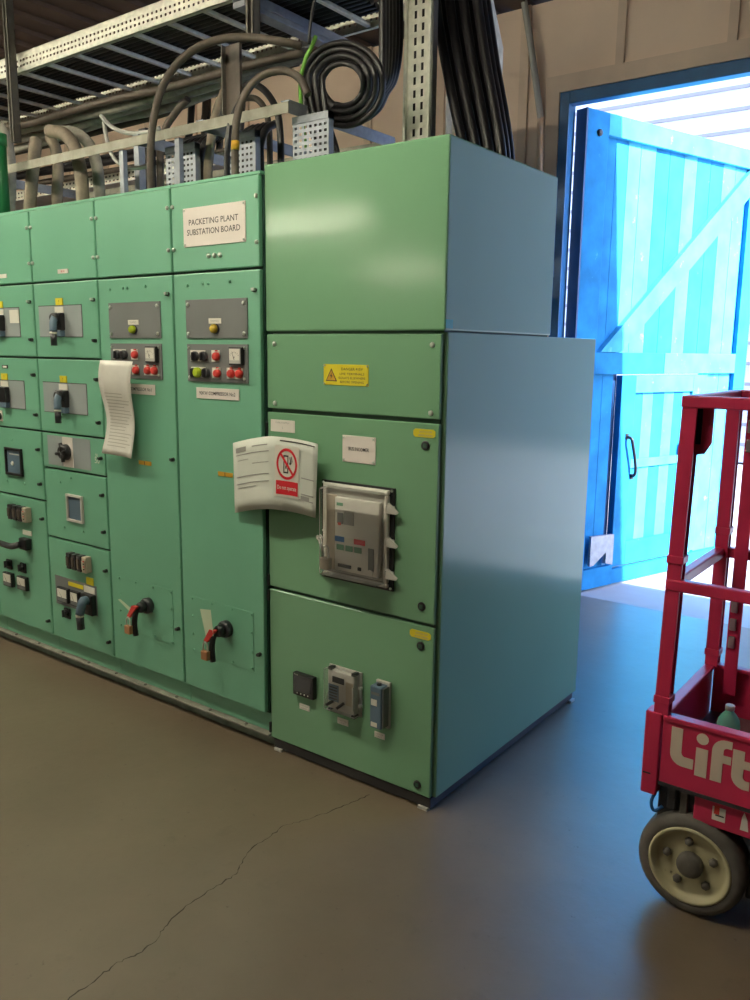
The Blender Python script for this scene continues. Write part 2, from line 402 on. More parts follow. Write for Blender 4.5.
def sign_plate(name, root, x0, x1, z0, z1, mt, y=YO, th=.004, lines=(), screws=False, ink=INK):
    m = MB(); m.box(x0, x1, y-th, y, z0, z1, mt, .0008)
    for body, cx, zb, size, w in lines: m.text(body, (cx, y-th-.0006, zb), X, Z, size, ink, w, bold=.006)
    if screws:
        for x in (x0+.008, x1-.008):
            for z in (z0+.008, z1-.008): m.screw(x, y-th, z, .004)
    return m.build(name, root)

def sh(x, z, d):
    """where a point standing d proud of the front really is"""
    k = d/2.245; return x+(CAM.x-x)*k, z+(CAM.z-z)*k
# -- cubicle A: compressor 2, B: compressor 1
def compressor(root, x0, x1, lamp, with_sign):
    dx = x0-B[1]
    def top(d):
        edge_bolts(d, x0, x1, (2.143, 1.982))
        if with_sign:
            sign_plate('name_sign', d, -.414, -.072, 1.987, 2.131, CREAM, lines=(('PACKETING PLANT', -.245, 2.066, .031, .272), ('SUBSTATION BOARD', -.245, 2.029, .031, .294)), screws=True)['label'] = 'cream sign reading PACKETING PLANT SUBSTATION BOARD'
            m = MB()
            for x in (-.274, -.242, -.211):
              m = MB(); m.lathe((x, YO, 1.948), (0, -1, 0), [(0, .009), (.006, .009), (.011, .004)], SCREW, 10); m.build('dome_screw', d)
    door_panel(x0, x1, 1.896, 2.216, 'top_panel', root, (), top)
    def tall(d):
        for k, z in ((.07, 1.842), (.16, 1.845), (.19, 1.845), (.31, 1.848)):
            m = MB(); m.screw(x0+k+.02, YO, z, .006, OLD); m.build('top_screw', d)
        m = MB()
        # riveted removable plate round the isolator
        m.box(x0+.055, x1-.062, YO-.003, YO, .317, .566, OLD, .001)
        for x in (x0+.07, x0+.19, x0+.31, x1-.07):
            for z in (.33, .555): m.screw(x, YO-.003, z, .005, OLD)
        for z in (.40, .48): m.screw(x0+.07, YO-.003, z, .005, OLD); m.screw(x1-.07, YO-.003, z, .005, OLD)
        m.build('riveted_plate', d)
        m = MB(); m.box(-.248+dx-.0, -.166+dx, YO-.003, YO, 1.099, 1.116, YELD); m.box(-.209+dx, -.206+dx, YO-.004, YO-.003, 1.099, 1.116, INK); m.build('amber_label', d)
    d = door_panel(x0, x1, .156, 1.886, 'tall_door', root, (1.812, 1.139, .40), tall)
    ox = dx
    m = MB(); m.box(-.413+ox, -.069+ox, YO-.005, YO, 1.637, 1.786, GREY, .001)
    for x in (-.398, -.086):
        for z in (1.655, 1.768): m.screw(x+ox, YO-.005, z, .008)
    p = m.build('indicator_panel', root)
    m = MB(); m.box(-.277+ox, -.208+ox, YO-.008, YO-.005, 1.693, 1.713, WHITE); m.text('TRIPPED', (-.2425+ox, YO-.0086, 1.698), X, Z, .013, INKG, .05); m.build('lamp_label', p)
    m = MB(); m.lathe((-.240+ox, YO-.005, 1.673), (0, -1, 0), [(0, .02), (.006, .02)], BLACKS, 16); m.lathe((-.240+ox, YO-.011, 1.673), (0, -1, 0), [(0, .017), (.012, .016), (.018, .011), (.02, .004)], lamp, 16); m.build('indicator_lamp', p)
    m = MB(); m.box(-.411+ox, -.068+ox, YO-.005, YO, 1.468, 1.615, GREY, .001)
    for x in (-.398, -.086):
        for z in (1.485, 1.600): m.screw(x+ox, YO-.005, z, .006)
    p = m.build('control_panel', root)
    def plate(xa, xb, za, zb, kind, cs):
        m = MB(); m.box(xa+ox, xb+ox, YO-.008, YO-.005, za, zb, WHITE, .0008)
        for (cx, cz, mt) in cs:
            cx, cz = cx+(.016 if kind == 'selector' else .010), cz+.001
            if kind == 'selector':
                m.lathe((cx+ox, YO-.008, cz), (0, -1, 0), [(0, .0195), (.012, .0195), (.014, .016)], mt, 16)
                m.box(cx+ox-.004, cx+ox+.004, YO-.032, YO-.02, cz-.016, cz+.016, mt, .002)
            else:
                m.lathe((cx+ox, YO-.008, cz), (0, -1, 0), [(0, .0165), (.008, .0165), (.015, .0145), (.018, .009)], mt, 16)
                m.box(cx+ox-.004, cx+ox+.004, YO-.016, YO-.008, cz+.019, cz+.024, mt)
        m.build(kind+'_station', p)
    plate(-.389, -.301, 1.548, 1.591, 'selector', ((-.371, 1.566, BLACKS), (-.322, 1.566, BLACKS)))
    plate(-.266, -.221, 1.548, 1.592, 'button', ((-.243, 1.567, RED),))
    plate(-.386, -.303, 1.485, 1.525, 'selector', ((-.380, 1.502, BLACKS), (-.310, 1.502, BLACKS)) if lamp is LAMPY else ((-.366, 1.504, BLACKS),))
    if lamp is LAMPY:
        m = MB(); m.lathe((-.343+ox, YO-.008, 1.504), (0, -1, 0), [(0, .02), (.014, .02), (.02, .013)], LAMPG, 16); m.build('lime_lamp', p)
    plate(-.263, -.218, 1.484, 1.525, 'button', ((-.239, 1.502, RED),))
    plate(-.182, -.093, 1.484, 1.526, 'button', ((-.162, 1.503, RED), (-.117, 1.503, RED)))
    m = MB(); ax_ = ox; ox = ox+.020; m.box(-.176+ox, -.104+ox, YO-.022, YO-.005, 1.537, 1.604, BLACK, .003); m.box(-.170+ox, -.110+ox, YO-.024, YO-.022, 1.543, 1.599, MIDGREY)
    m.box(-.168+ox, -.115+ox, YO-.0245, YO-.024, 1.555, 1.597, WHITE)
    for k in range(7):
        t = math.radians(35+k*18); c = Vector((-.141+ox, YO-.0247, 1.558)); dd = Vector((math.cos(t), 0, math.sin(t)))
        m.prism([c+dd*.024+Vector((.0006, 0, 0)), c+dd*.03, c+dd*.03-Vector((.0012, 0, 0)), c+dd*.024-Vector((.0006, 0, 0))], (0, -.0003, 0), INK)
    m.prism([(-.143+ox, YO-.0249, 1.557), (-.140+ox, YO-.0249, 1.557), (-.155+ox, YO-.0249, 1.590)], (0, -.0004, 0), INK)
    m.text('A', (-.141+ox, YO-.0254, 1.563), X, Z, .012, INK); m.build('ammeter', p); ox = ax_
    sign_plate('compressor_label', root, -.363+ox, -.121+ox, 1.402, 1.445, CREAM, lines=(('90KW COMPRESSOR No%d' % (2 if with_sign else 1), -.242+ox, 1.417, .020, .205),))
    # rotary isolator: round hub with a hanging lever
    hx = -.214+ox; hz = .468
    m = MB(); m.lathe((hx, YO-.003, hz), (0, -1, 0), [(0, .036), (.02, .036), (.03, .03)], BLACKS, 20)
    m.lathe((hx, YO-.033, hz), (0, -1, 0), [(0, .026), (.022, .024), (.03, .018)], BLACK, 16)
    hd = m.build('isolator_hub', root)
    m = MB(); m.tube([(hx, YO-.052, hz), (hx-.012, YO-.066, hz-.02), (hx-.02, YO-.07, hz-.07), (hx-.02, YO-.066, hz-.128)], .0125, BLACK, sub=4, seg=8); m.build('lever', hd)
    m = MB(); m.prism([(hx+.012, YO-.078, hz+.012), (hx-.02, YO-.082, hz+.012), (hx-.052, YO-.085, hz-.04), (hx-.034, YO-.085, hz-.046)], (0, .014, 0), RED); o = m.build('red_locking_flap', hd)
    return hx, hz
rA, x0, x1 = cubicle('starter_cubicle', 0, 'tall old green cubicle with the PACKETING PLANT sign, beside the newer cabinet')
hA = compressor(rA, x0, x1, LAMPY, True)
rB, x0, x1 = cubicle('starter_cubicle', 1, 'tall old green cubicle with the paper strip hung on its controls')
hB = compressor(rB, x0, x1, LAMPG, False)

# -- shared pieces for the feeder cubicles C and D
def feeder(d_root, cx, ztop, zbot, xa, xb, side_label=False, lever=True):
    """switch plate with a rotary/lever isolator: cx is the switch's x"""
    m = MB(); m.box(xa, xb, YO-.002, YO, zbot, ztop, GREYL, .0006)
    m.prism([(xa, YO-.0024, ztop), (xb, YO-.0024, ztop), (xb, YO-.0024, ztop-.003), (xa, YO-.0024, ztop-.003)], (0, -.0002, 0), INK)
    m.prism([(xb-.003, YO-.0024, ztop), (xb, YO-.0024, ztop), (xb, YO-.0024, zbot), (xb-.003, YO-.0024, zbot)], (0, -.0002, 0), INK)
    m.prism([(xa, YO-.0024, zbot+.002), (xb, YO-.0024, zbot+.002), (xb, YO-.0024, zbot), (xa, YO-.0024, zbot)], (0, -.0002, 0), INK)
    p = m.build('switch_plate', d_root)
    m = MB(); m.box(cx-.027, cx+.027, YO-.004, YO, ztop, ztop+.031, YEL); m.text('!', (cx, YO-.0046, ztop+.006), X, Z, .024, INK); m.build('warning_label', p)
    m = MB(); m.box(cx-.034, cx+.034, YO-.006, YO-.002, ztop-.034, ztop-.008, WHITE); m.build('white_label', p)
    m = MB(); m.box(cx-.034, cx+.040, YO-.028, YO-.002, zbot+.03, ztop-.036, BLACK, .004); m.box(cx-.03, cx+.036, YO-.026, YO-.002, zbot+.002, zbot+.03, BLUEG, .004); m.build('isolator_body', p)
    if lever:
        m = MB()
        m.lathe((cx+.012, YO-.028, ztop-.060), (0, -1, 0), [(0, .026), (.02, .024), (.026, .018)], BLACKS, 14)
        m.tube([(cx+.016, YO-.040, ztop-.058), (cx+.028, YO-.056, ztop-.080), (cx+.034, YO-.062, ztop-.122)], .017, BLUEG, sub=4, seg=8)
        m.tube([(cx+.034, YO-.062, ztop-.122), (cx+.034, YO-.062, ztop-.131)], .0165, WHITE, sub=1, seg=8)
        m.tube([(cx+.034, YO-.062, ztop-.131), (cx+.032, YO-.060, ztop-.183)], .015, BLACKS, sub=1, seg=8)
        m.build('lever_handle', p)
    if side_label:
        m = MB(); m.box(xb-.085, xb-.004, YO-.005, YO-.002, ztop-.075, ztop-.012, WHITE); m.build('rating_label', p)
    return p
def fuses(root, xa, z0, z1, n=4, wide=.046):
    x2, z2 = sh(xa, z0, .036); z1 += z2-z0; z0 = z2; xa = x2
    for k in range(n):
        m = MB(); x = xa+k*wide*.93; mt = BEIGE if k == n-1 else BLACKS
        m.box(x, x+wide*.72, YO-.034, YO, z0, z1, mt, .004); m.box(x+.006, x+wide*.6, YO-.040, YO-.034, z0+.016, z1-.016, mt if k == n-1 else CABLEB, .003)
        if k == n-1:
            for j in range(4): m.box(x+.02, x+.03, YO-.041, YO-.040, z0+.018+j*.013, z0+.024+j*.013, RED if j % 2 else INK)
        m.build('fuse_carrier', root)
def small_meter(root, x0, x1, z0, z1):
    dx, dz = sh(x0, z0, .016); dx -= x0; dz -= z0; x0 += dx; x1 += dx; z0 += dz; z1 += dz
    m = MB(); m.box(x0, x1, YO-.02, YO, z0, z1, BLACK, .003); m.box(x0+.008, x1-.008, YO-.022, YO-.02, z0+.026, z1-.006, WHITE); m.box(x0+.008, x1-.008, YO-.022, YO-.02, z0+.006, z0+.022, GREY)
    m.prism([((x0+x1)/2, YO-.0226, z0+.028), ((x0+x1)/2+.003, YO-.0226, z0+.028), (x0+.016, YO-.0226, z1-.012)], (0, -.0004, 0), INK); m.build('panel_meter', root)
def toggle(root, cx, cz):
    cx, cz = sh(cx, cz, .016)
    m = MB(); m.box(cx-.025, cx+.025, YO-.008, YO, cz-.026, cz+.026, BLACK, .002); m.lathe((cx, YO-.008, cz+.006), (0, -1, 0), [(0, .017), (.014, .015), (.018, .01)], BLACKS, 12)
    m.box(cx-.004, cx+.004, YO-.034, YO-.016, cz-.014, cz+.022, BLACKS, .002); m.build('selector_switch', root)
def door_screws(d, pts):
    for x, z in pts:
        m = MB(); m.screw(x, YO, z, .005, OLD); m.build('fixing_screw', d)

rC, x0, x1 = cubicle('feeder_cubicle', 2, 'old green cubicle of six small doors next to the one with the paper strip')
def topC(d):
    edge_bolts(d, x0, x1, (2.143, 1.982)); m = MB(); m.box(-1.285, -1.205, YO-.003, YO, 1.925, 1.944, CREAM); m.text('4/4', (-1.245, YO-.0036, 1.929), X, Z, .015, RED, .03); m.build('number_label', d)
door_panel(x0, x1, 1.896, 2.216, 'top_panel', rC, (), topC)
d = door_panel(x0, x1, 1.549, 1.887, 'feeder_door', rC, (1.803, 1.626)); feeder(d, -1.287, 1.786, 1.642, -1.459, -1.115)
d = door_panel(x0, x1, 1.196, 1.540, 'feeder_door', rC, (1.455, 1.262)); feeder(d, -1.287, 1.434, 1.290, -1.459, -1.107)
d = door_panel(x0, x1, 1.022, 1.187, 'switch_door', rC, (1.10,))
m = MB(); m.box(-1.449, -1.103, YO-.002, YO, 1.036, 1.179, GREYL, .0006); p = m.build('switch_plate', d)
m = MB(); m.box(-1.320, -1.239, YO-.005, YO-.002, 1.037, 1.178, CREAM); m.build('switch_scale', p)
m = MB(); c = Vector((-1.288, YO-.005, 1.108)); m.lathe(c, (0, -1, 0), [(0, .038), (.02, .036), (.03, .03)], BLACK, 18)
for k in range(4):
    t = k*PI/2+.2; m.cyl(c+Vector((0, -.022, 0)), c+Vector((math.cos(t)*.046, -.026, math.sin(t)*.046)), .011, BLACK, .009, 8)
m.build('star_knob', p)
m = MB(); m.text('50', (-1.055, YO-.0012, 1.075), X, Z, .04, WHITE); m.text('50', (-1.058, YO-.0012, 1.105), X, Z, .02, WHITE); m.build('stencilled_number', d)
d = door_panel(x0, x1, .676, 1.012, 'viewing_door', rC, (.930, .757))
door_screws(d, [(-1.36, .955), (-1.27, .985), (-1.345, .735), (-1.19, .735)])
m = MB()
for (a, b, c_, e_) in ((-1.309, -1.180, .775, .786), (-1.309, -1.180, .896, .907), (-1.309, -1.298, .786, .896), (-1.191, -1.180, .786, .896)): m.box(a, b, YO-.012, YO, c_, e_, MIDGREY, .001)
m.box(-1.298, -1.191, YO-.003, YO, .786, .896, BLUEG); m.build('viewing_window', d)
d = door_panel(x0, x1, .156, .667, 'metering_door', rC, (.573, .225))
fuses(d, -1.357, .527, .606)
m = MB(); m.box(-1.452, -1.108, YO-.002, YO, .333, .480, GREY, .0006); p = m.build('instrument_plate', d)
small_meter(p, -1.442, -1.352, .346, .420); small_meter(p, -1.330, -1.262, .346, .420); toggle(d, -1.384, .289)
m = MB(); m.box(-1.335, -1.215, YO-.005, YO-.002, .447, .466, YEL); m.build('yellow_strip', p)
m = MB(); m.box(-1.185, -1.130, YO-.004, YO, .480, .516, YEL); m.build('warning_label', p)
m = MB(); m.box(-1.205, -1.122, YO-.006, YO-.002, .440, .470, WHITE); m.build('white_label', p)
m = MB(); m.box(-1.20, -1.112, YO-.03, YO-.002, .338, .438, BLACK, .004)
m.tube([(-1.150, YO-.03, .41), (-1.135, YO-.062, .415), (-1.145, YO-.074, .355)], .022, BLUEG, sub=4, seg=8); m.tube([(-1.145, YO-.074, .355), (-1.145, YO-.074, .343)], .02, WHITE, sub=1, seg=8); m.tube([(-1.145, YO-.074, .343), (-1.145, YO-.072, .282)], .019, BLACKS, sub=1, seg=8); m.build('lever_handle', p)

rD, x0, x1 = cubicle('feeder_cubicle', 3, 'old green cubicle at the picture edge with a long horizontal bar handle low down')
def topD(d):
    edge_bolts(d, x0, x1, (2.143, 1.982)); m = MB(); m.box(-1.80, -1.72, YO-.003, YO, 1.925, 1.944, CREAM); m.build('number_label', d)
door_panel(x0, x1, 1.896, 2.216, 'top_panel', rD, (), topD)
d = door_panel(x0, x1, 1.549, 1.887, 'feeder_door', rD, (1.806, 1.629)); feeder(d, -1.80, 1.784, 1.642, -1.97, -1.626, True, False)
d = door_panel(x0, x1, 1.196, 1.540, 'feeder_door', rD, (1.462, 1.27)); feeder(d, -1.80, 1.432, 1.291, -1.97, -1.622, False, False)
m = MB(); m.box(-1.815, -1.765, YO-.003, YO, 1.488, 1.504, INK); m.box(-1.808, -1.772, YO-.0035, YO-.003, 1.491, 1.501, CREAM); m.build('small_plate', d)
m = MB(); m.box(-1.90, -1.845, YO-.004, YO, 1.22, 1.275, CREAM); m.lathe((-1.865, YO-.004, 1.245), (0, -1, 0), [(0, .018), (.02, .015)], BLACK, 12); m.build('push_knob', d)
d = door_panel(x0, x1, .849, 1.187, 'viewing_door', rD, (1.10, .928))
m = MB()
for (a, b, c_, e_) in ((-1.836, -1.681, .950, .962), (-1.836, -1.681, 1.078, 1.090), (-1.836, -1.824, .962, 1.078), (-1.693, -1.681, .962, 1.078)): m.box(a, b, YO-.012, YO, c_, e_, BLACK, .001)
m.box(-1.824, -1.693, YO-.003, YO, .962, 1.078, BLUEG); m.lathe((-1.775, YO-.003, 1.01), (0, -1, 0), [(0, .012), (.006, .008)], WHITE, 10); m.box(-1.80, -1.71, YO-.004, YO-.003, 1.055, 1.06, MIDGREY); m.build('viewing_window', d)
door_screws(d, [(-1.77, 1.13), (-1.84, .915), (-1.68, .915)])
d = door_panel(x0, x1, .156, .840, 'metering_door', rD, (.753, .223))
fuses(d, -1.870, .707, .784, 4, .049)
m = MB(); m.box(-1.722, -1.642, YO-.004, YO, .648, .672, WHITE); m.build('white_label', d)
m = MB(); m.box(-1.715, -1.648, YO-.035, YO, .575, .635, BLACK, .006); m.tube([(-1.69, YO-.04, .605), (-1.735, YO-.062, .592), (-1.80, YO-.062, .592), (-1.90, YO-.055, .592)], .0165, BLACKS, sub=3, seg=8); m.build('bar_handle', d)
toggle(d, -1.902, .455); toggle(d, -1.766, .458); small_meter(d, -1.949, -1.863, .335, .410); small_meter(d, -1.812, -1.726, .340, .412)
# one more cubicle continues past the picture edge
rE, x0, x1 = cubicle('feeder_cubicle', 4, 'sliver of old green cubicle at the picture edge, past the bar handle')
door_panel(x0, x1, 1.896, 2.216, 'top_panel', rE)
for za, zb in ((1.549, 1.887), (1.196, 1.540), (.849, 1.187)):
    d = door_panel(x0, x1, za, zb, 'feeder_door', rE, (zb-.08, za+.08)); feeder(d, -2.3, (za+zb)/2+.07, (za+zb)/2-.072, -2.47, -2.12)
door_panel(x0, x1, .156, .840, 'metering_door', rE, (.753, .223))

# -- steel base channel under the row
m = MB(); m.box(-2.52, .0, .028, .70, 0, .052, KERB, .002); m.box(-2.52, .0, -.012, .05, .052, .060, DUSTY, .002)
for k in range(9): m.lathe((-1.9+k*.22, .004, .060), (0, 0, 1), [(0, .008), (.004, .007)], STRUT, 6)
tag(m.build('base_channel'), 'dusty steel base channel under the row of old green cubicles', 'base channel')

# ================================================================== NEW GREEN CABINET
W, D, D2, H, Z1, Z2, Z3, ZP = .7862, 1.2262, .7721, 2.25, 1.6588, 1.358, .678, .046
nc = empty('incomer_cabinet', (W/2, D/2, 0)); tag(nc, 'pale green glossy incomer cabinet with stepped top at the end of the switchboard', 'switchgear cabinet')
m = MB(); m.box(.016, W, .022, D, ZP, Z1, NEW, .004); m.box(.018, W-.02, .014, .022, ZP+.004, Z1-.006, NEWG); m.build('body', nc)
m = MB(); m.box(.02, W-.012, .006, D-.012, .008, ZP, PLINTH)
for x in (.045, W-.04): m.box(x-.02, x+.02, -.004, .04, 0, .010, MIDGREY)
m.box(W-.05, W+.002, D-.05, D-.01, 0, .01, MIDGREY); m.box(.02, .06, D-.05, D-.01, 0, .01, MIDGREY); m.build('plinth', nc)
m = MB(); m.box(.002, W, .0, D2, Z1+.004, H, NEW, .006); m.box(.01, W-.01, .012, D2-.01, Z1-.002, Z1+.004, NEWG); ub = m.build('upper_box', nc)
m = MB(); m.box(W, W+.0008, .004, .046, 1.670, 1.698, TEAL); m.build('teal_sticker', ub)
def cdoor(name, z0, z1):
    m = MB(); m.box(.006, W-.012, 0, .016, z0, z1, NEW, .004); return m.build(name, nc)
cp = cdoor('cover_panel', Z2+.022, Z1-.006)
for x in (.046, .741):
    for z in (1.618, 1.400):
        m = MB(); m.lathe((x, 0, z), (0, -1, 0), [(0, .009), (.003, .009), (.007, .005)], SCREW, 10); m.build('panel_screw', cp)
m = MB(); m.box(.286, .486, -.002, 0, 1.477, 1.549, YEL, .0006)
tc = Vector((.322, -.0026, 1.490)); tr = [(-.026, 0), (.026, 0), (0, .045)]
m.prism([tc+Vector((a, 0, b)) for a, b in tr], (0, -.0003, 0), INK); m.prism([tc+Vector((a*.8, -.0005, b*.8+.003)) for a, b in tr], (0, -.0003, 0), YELD)
m.prism([tc+Vector((a, -.001, b)) for a, b in ((.003, .030), (-.005, .017), (.0005, .017), (-.003, .006), (.006, .020), (.001, .020))], (0, -.0002, 0), INK)
for t, z, s, wd in (('DANGER 415V', 1.529, .013, .095), ('LIVE TERMINALS', 1.513, .011, .108), ('ISOLATE ELSEWHERE', 1.499, .011, .118), ('BEFORE OPENING', 1.485, .011, .104)):
    m.text(t, (.414, -.0026, z), X, Z, s, INK, wd)
for x in (.291, .481):
    for z in (1.482, 1.544): m.screw(x, -.002, z, .003)
o = m.build('danger_label', cp); o['label'] = 'yellow danger label with lightning triangle'
def lock(d, x, z):
    m = MB(); m.lathe((x, 0, z), (0, -1, 0), [(0, .0155), (.004, .0155), (.006, .012)], BLACK, 16); m.box(x-.007, x+.007, -.0075, -.006, z-.007, z+.007, NEWG); m.build('quarter_turn_lock', d)
def shift(ob, dx, dz):
    for c in [ob]+list(ob.children):
        for v in c.data.vertices: v.co.x += dx; v.co.z += dz
def hinge(d, z):
    m = MB(); m.box(.000, .010, -.006, .004, z-.022, z+.022, BLACK, .002); m.build('hinge', d)
def caution(d, x, z):
    m = MB(); n = .043; h = .0135
    m.prism([(x-n+.008, -.0022, z-h), (x+n-.008, -.0022, z-h), (x+n, -.0022, z-h+.006), (x+n, -.0022, z+h-.006), (x+n-.008, -.0022, z+h), (x-n+.008, -.0022, z+h), (x-n, -.0022, z+h-.006), (x-n, -.0022, z-h+.006)], (0, .002, 0), YEL)
    m.text('SWITCH OFF', (x+.006, -.0028, z+.001), X, Z, .010, INKG, .05); m.text('BEFORE OPENING', (x+.006, -.0028, z-.010), X, Z, .009, INKG, .055); m.build('caution_label', d)
d1 = cdoor('breaker_door', Z3+.008, Z2+.008)
lock(d1, .724, 1.293); lock(d1, .723, .743); hinge(d1, 1.304); hinge(d1, .709); caution(d1, .718, 1.333)
sign_plate('cable_label', d1, .024, .146, 1.294, 1.339, CREAM, 0, .002, (('CABLE SUPPLY', .085, 1.326, .008, .07), ('1', .085, 1.305, .013, None)), ink=INKG)
sign_plate('incomer_label', d1, .374, .520, 1.210, 1.304, CREAM, 0, .003, (('BUS INCOMER', .447, 1.252, .018, .09),), True)
d2 = cdoor('metering_door', ZP+.004, Z3-.004)
lock(d2, .723, .602); lock(d2, .722, .087); hinge(d2, .647); hinge(d2, .092); caution(d2, .720, .642)
m = MB(); m.box(.131, .236, -.022, 0, .270, .360, BLACK, .003); m.box(.142, .226, -.0225, -.021, .292, .350, SCREEN)
for k in range(4): m.ball((.155+k*.018, -.022, .281), .003, WHITE, seg=8)
m.text('POWER', (.150, -.0228, .3525), X, Z, .006, WHITE, .018); shift(m.build('power_meter', d2), .016, .010)
# protection relay in a clear case
m = MB(); m.box(.300, .455, -.006, 0, .257, .430, MIDGREY, .002); m.box(.313, .440, -.03, -.006, .268, .420, MIDGREY, .004)
m.box(.337, .392, -.032, -.03, .375, .398, BLACK); m.box(.318, .366, -.0315, -.03, .300, .365, BLUEG); m.box(.400, .434, -.0315, -.03, .300, .39, BEIGE)
for k in range(5): m.box(.322, .36, -.0325, -.0315, .308+k*.011, .312+k*.011, INK)
m.cyl((.340, -.03, .300), (.322, -.05, .285), .006, BLACK, seg=8); m.cyl((.392, -.03, .305), (.372, -.05, .285), .006, BLACK, seg=8)
for x in (.325, .435):
    for z in (.262, .425): m.box(x-.008, x+.008, -.034, -.006, z-.006, z+.006, BLACK, .002)
rl = m.build('protection_relay', d2)
m = MB(); m.box(.304, .452, -.046, -.007, .263, .425, CLEAR, .006); m.build('clear_case', rl)
m = MB(); m.box(.445, .450, -.052, -.044, .295, .385, MIDGREY, .002); m.box(.450, .462, -.02, -.008, .30, .31, SILVER); m.box(.450, .462, -.02, -.008, .37, .38, SILVER); m.build('case_handle', rl)
m = MB(); m.box(.520, .580, -.012, 0, .250, .424, MIDGREY, .002); m.box(.523, .572, -.052, -.010, .258, .416, BLUEG, .004); m.box(.572, .578, -.045, -.010, .262, .412, GREY, .002)
m.box(.530, .555, -.054, -.052, .345, .368, WHITE); m.box(.530, .556, -.054, -.052, .265, .281, WHITE); m.box(.53, .565, -.0535, -.052, .385, .395, GREY)
m.lathe((.548, -.03, .416), (0, 0, 1), [(0, .010), (.006, .008)], BLACK, 10); m.lathe((.548, -.03, .258), (0, 0, -1), [(0, .010), (.008, .007)], BLACK, 10); shift(m.build('transducer_unit', d2), .022, .014)
for (a, b, c_, e_) in ((.163, .215, .217, .240), (.355, .407, .212, .237), (.530, .576, .210, .233)):
    m = MB(); m.box(a, b, -.0015, 0, c_, e_, WHITE); m.text('METER', ((a+b)/2, -.002, c_+.013), X, Z, .008, INKG, (b-a)*.75); m.text('UNIT', ((a+b)/2, -.002, c_+.004), X, Z, .008, INKG, (b-a)*.55); m.build('white_tag', d2)
shift(rl, .018, .012)
# circuit breaker behind a clear hinged cover
m = MB()
for (a, b, c_, e_) in ((.284, .607, .774, .800), (.284, .607, 1.112, 1.137), (.284, .318, .8, 1.112), (.582, .607, .8, 1.112)): m.box(a, b, -.008, 0, c_, e_, BLACK, .001)
for x in (.292, .597):
    for z in (.784, .95, 1.128): m.screw(x, -.008, z, .005)
wf = m.build('breaker_escutcheon', d1)
m = MB()
for (a, b, c_, e_) in ((.300, .590, .786, .802), (.300, .590, 1.112, 1.130), (.300, .316, .802, 1.112), (.574, .590, .802, 1.112)): m.box(a, b, -.024, -.006, c_, e_, LIGHTGREY, .005)
m.build('gasket_frame', wf)
m = MB(); m.box(.318, .572, -.012, -.004, .804, 1.11, MIDGREY); m.box(.362, .560, -.03, -.012, .818, 1.085, LIGHTGREY, .004); m.box(.318, .360, -.026, -.012, .815, 1.09, BEIGE, .003)
m.box(.372, .40, -.0315, -.03, 1.055, 1.066, PGREEN); m.box(.40, .45, -.0315, -.03, 1.035, 1.045, WHITE); m.box(.375, .402, -.0315, -.03, .99, 1.03, GREY); m.box(.405, .45, -.0315, -.03, .99, 1.04, INKG); m.box(.378, .392, -.032, -.0315, .985, .995, RED)
m.box(.365, .408, -.032, -.03, .925, .944, PBLUE); m.box(.408, .452, -.032, -.03, .925, .944, WHITE); m.box(.452, .500, -.032, -.03, .925, .944, REDS)
for k in range(3): m.box(.373+k*.04, .405+k*.04, -.032, -.03, .895, .915, PGREEN)
m.box(.515, .540, -.033, -.03, .84, .92, GREY, .002); m.box(.38, .44, -.035, -.03, .832, .845, BLACK, .002); m.box(.47, .485, -.035, -.03, .832, .845, BLACK, .002); m.lathe((.525, -.03, .832), (0, -1, 0), [(0, .012), (.004, .012)], LIGHTGREY, 12)
m.build('breaker_face', wf)
m = MB(); m.box(.322, .584, -.074, -.020, .800, 1.122, CLEAR, .010); m.build('clear_cover', wf)
for z in (1.066, .949, .836):
    m = MB(); m.box(.583, .612, -.03, -.008, z-.012, z+.012, MIDGREY, .003); m.prism([(.598, -.034, z+.022), (.604, -.034, z+.022), (.634, -.026, z-.006), (.628, -.026, z-.014), (.590, -.034, z-.012)], (0, .008, 0), LIGHTGREY); m.build('cover_clip', wf)

# ================================================================== THINGS HUNG ON THE SWITCHBOARD
def padlock(top, label, s=1.0, mt=BRASS):
    x, y, z = top; m = MB()
    m.box(x-.019*s, x+.019*s, y-.010*s, y+.010*s, z-.075*s, z-.036*s, mt, .004*s); b = m
    ob = b.build('padlock'); tag(ob, label, 'padlock', 'brass padlocks on the switchboard')
    m = MB(); m.tube([(x-.012*s, y, z-.036*s), (x-.012*s, y, z-.012*s), (x-.007*s, y, z-.002*s), (x, y, z), (x+.007*s, y, z-.002*s), (x+.012*s, y, z-.012*s), (x+.012*s, y, z-.036*s)], .0034*s, SILVER, sub=3, seg=8); m.build('shackle', ob)
    return ob
padlock((hA[0]-.034, YO-.092, hA[1]-.042), 'brass padlock on the lever of the cubicle beside the newer cabinet')
padlock((hB[0]-.034, YO-.092, hB[1]-.042), 'brass padlock on the lever below the hanging paper strip', 1.0)
padlock((.338, -.052, .905), 'brass padlock with keys behind the clear breaker cover', 1.15, BEIGE)
m = MB()
for k, a in enumerate((-.35, -.15)):
    p0 = Vector((.345, -.07, .872)); p1 = p0+Vector((math.sin(a)*.07, -.004, math.cos(a)*.07)); m.cyl(p0, p1, .003, SILVER, seg=6); m.ball(p1, .009, SILVER, (1, .25, 1), 8)
tag(m.build('key_pair'), 'pair of small keys in the padlock behind the clear cover', 'keys')
def paper_tag(pts, th, label):
    m = MB(); m.prism(pts, (0, th, 0), TAG); return tag(m.build('lockout_tag'), label, 'tag', 'paper lockout tags')
paper_tag([at(200, 609, y=-.10), at(210.5, 610, y=-.105), at(213.5, 636, y=-.1), at(206, 637, y=-.095)], .0012, 'pale paper tag standing up behind the lever beside the newer cabinet')
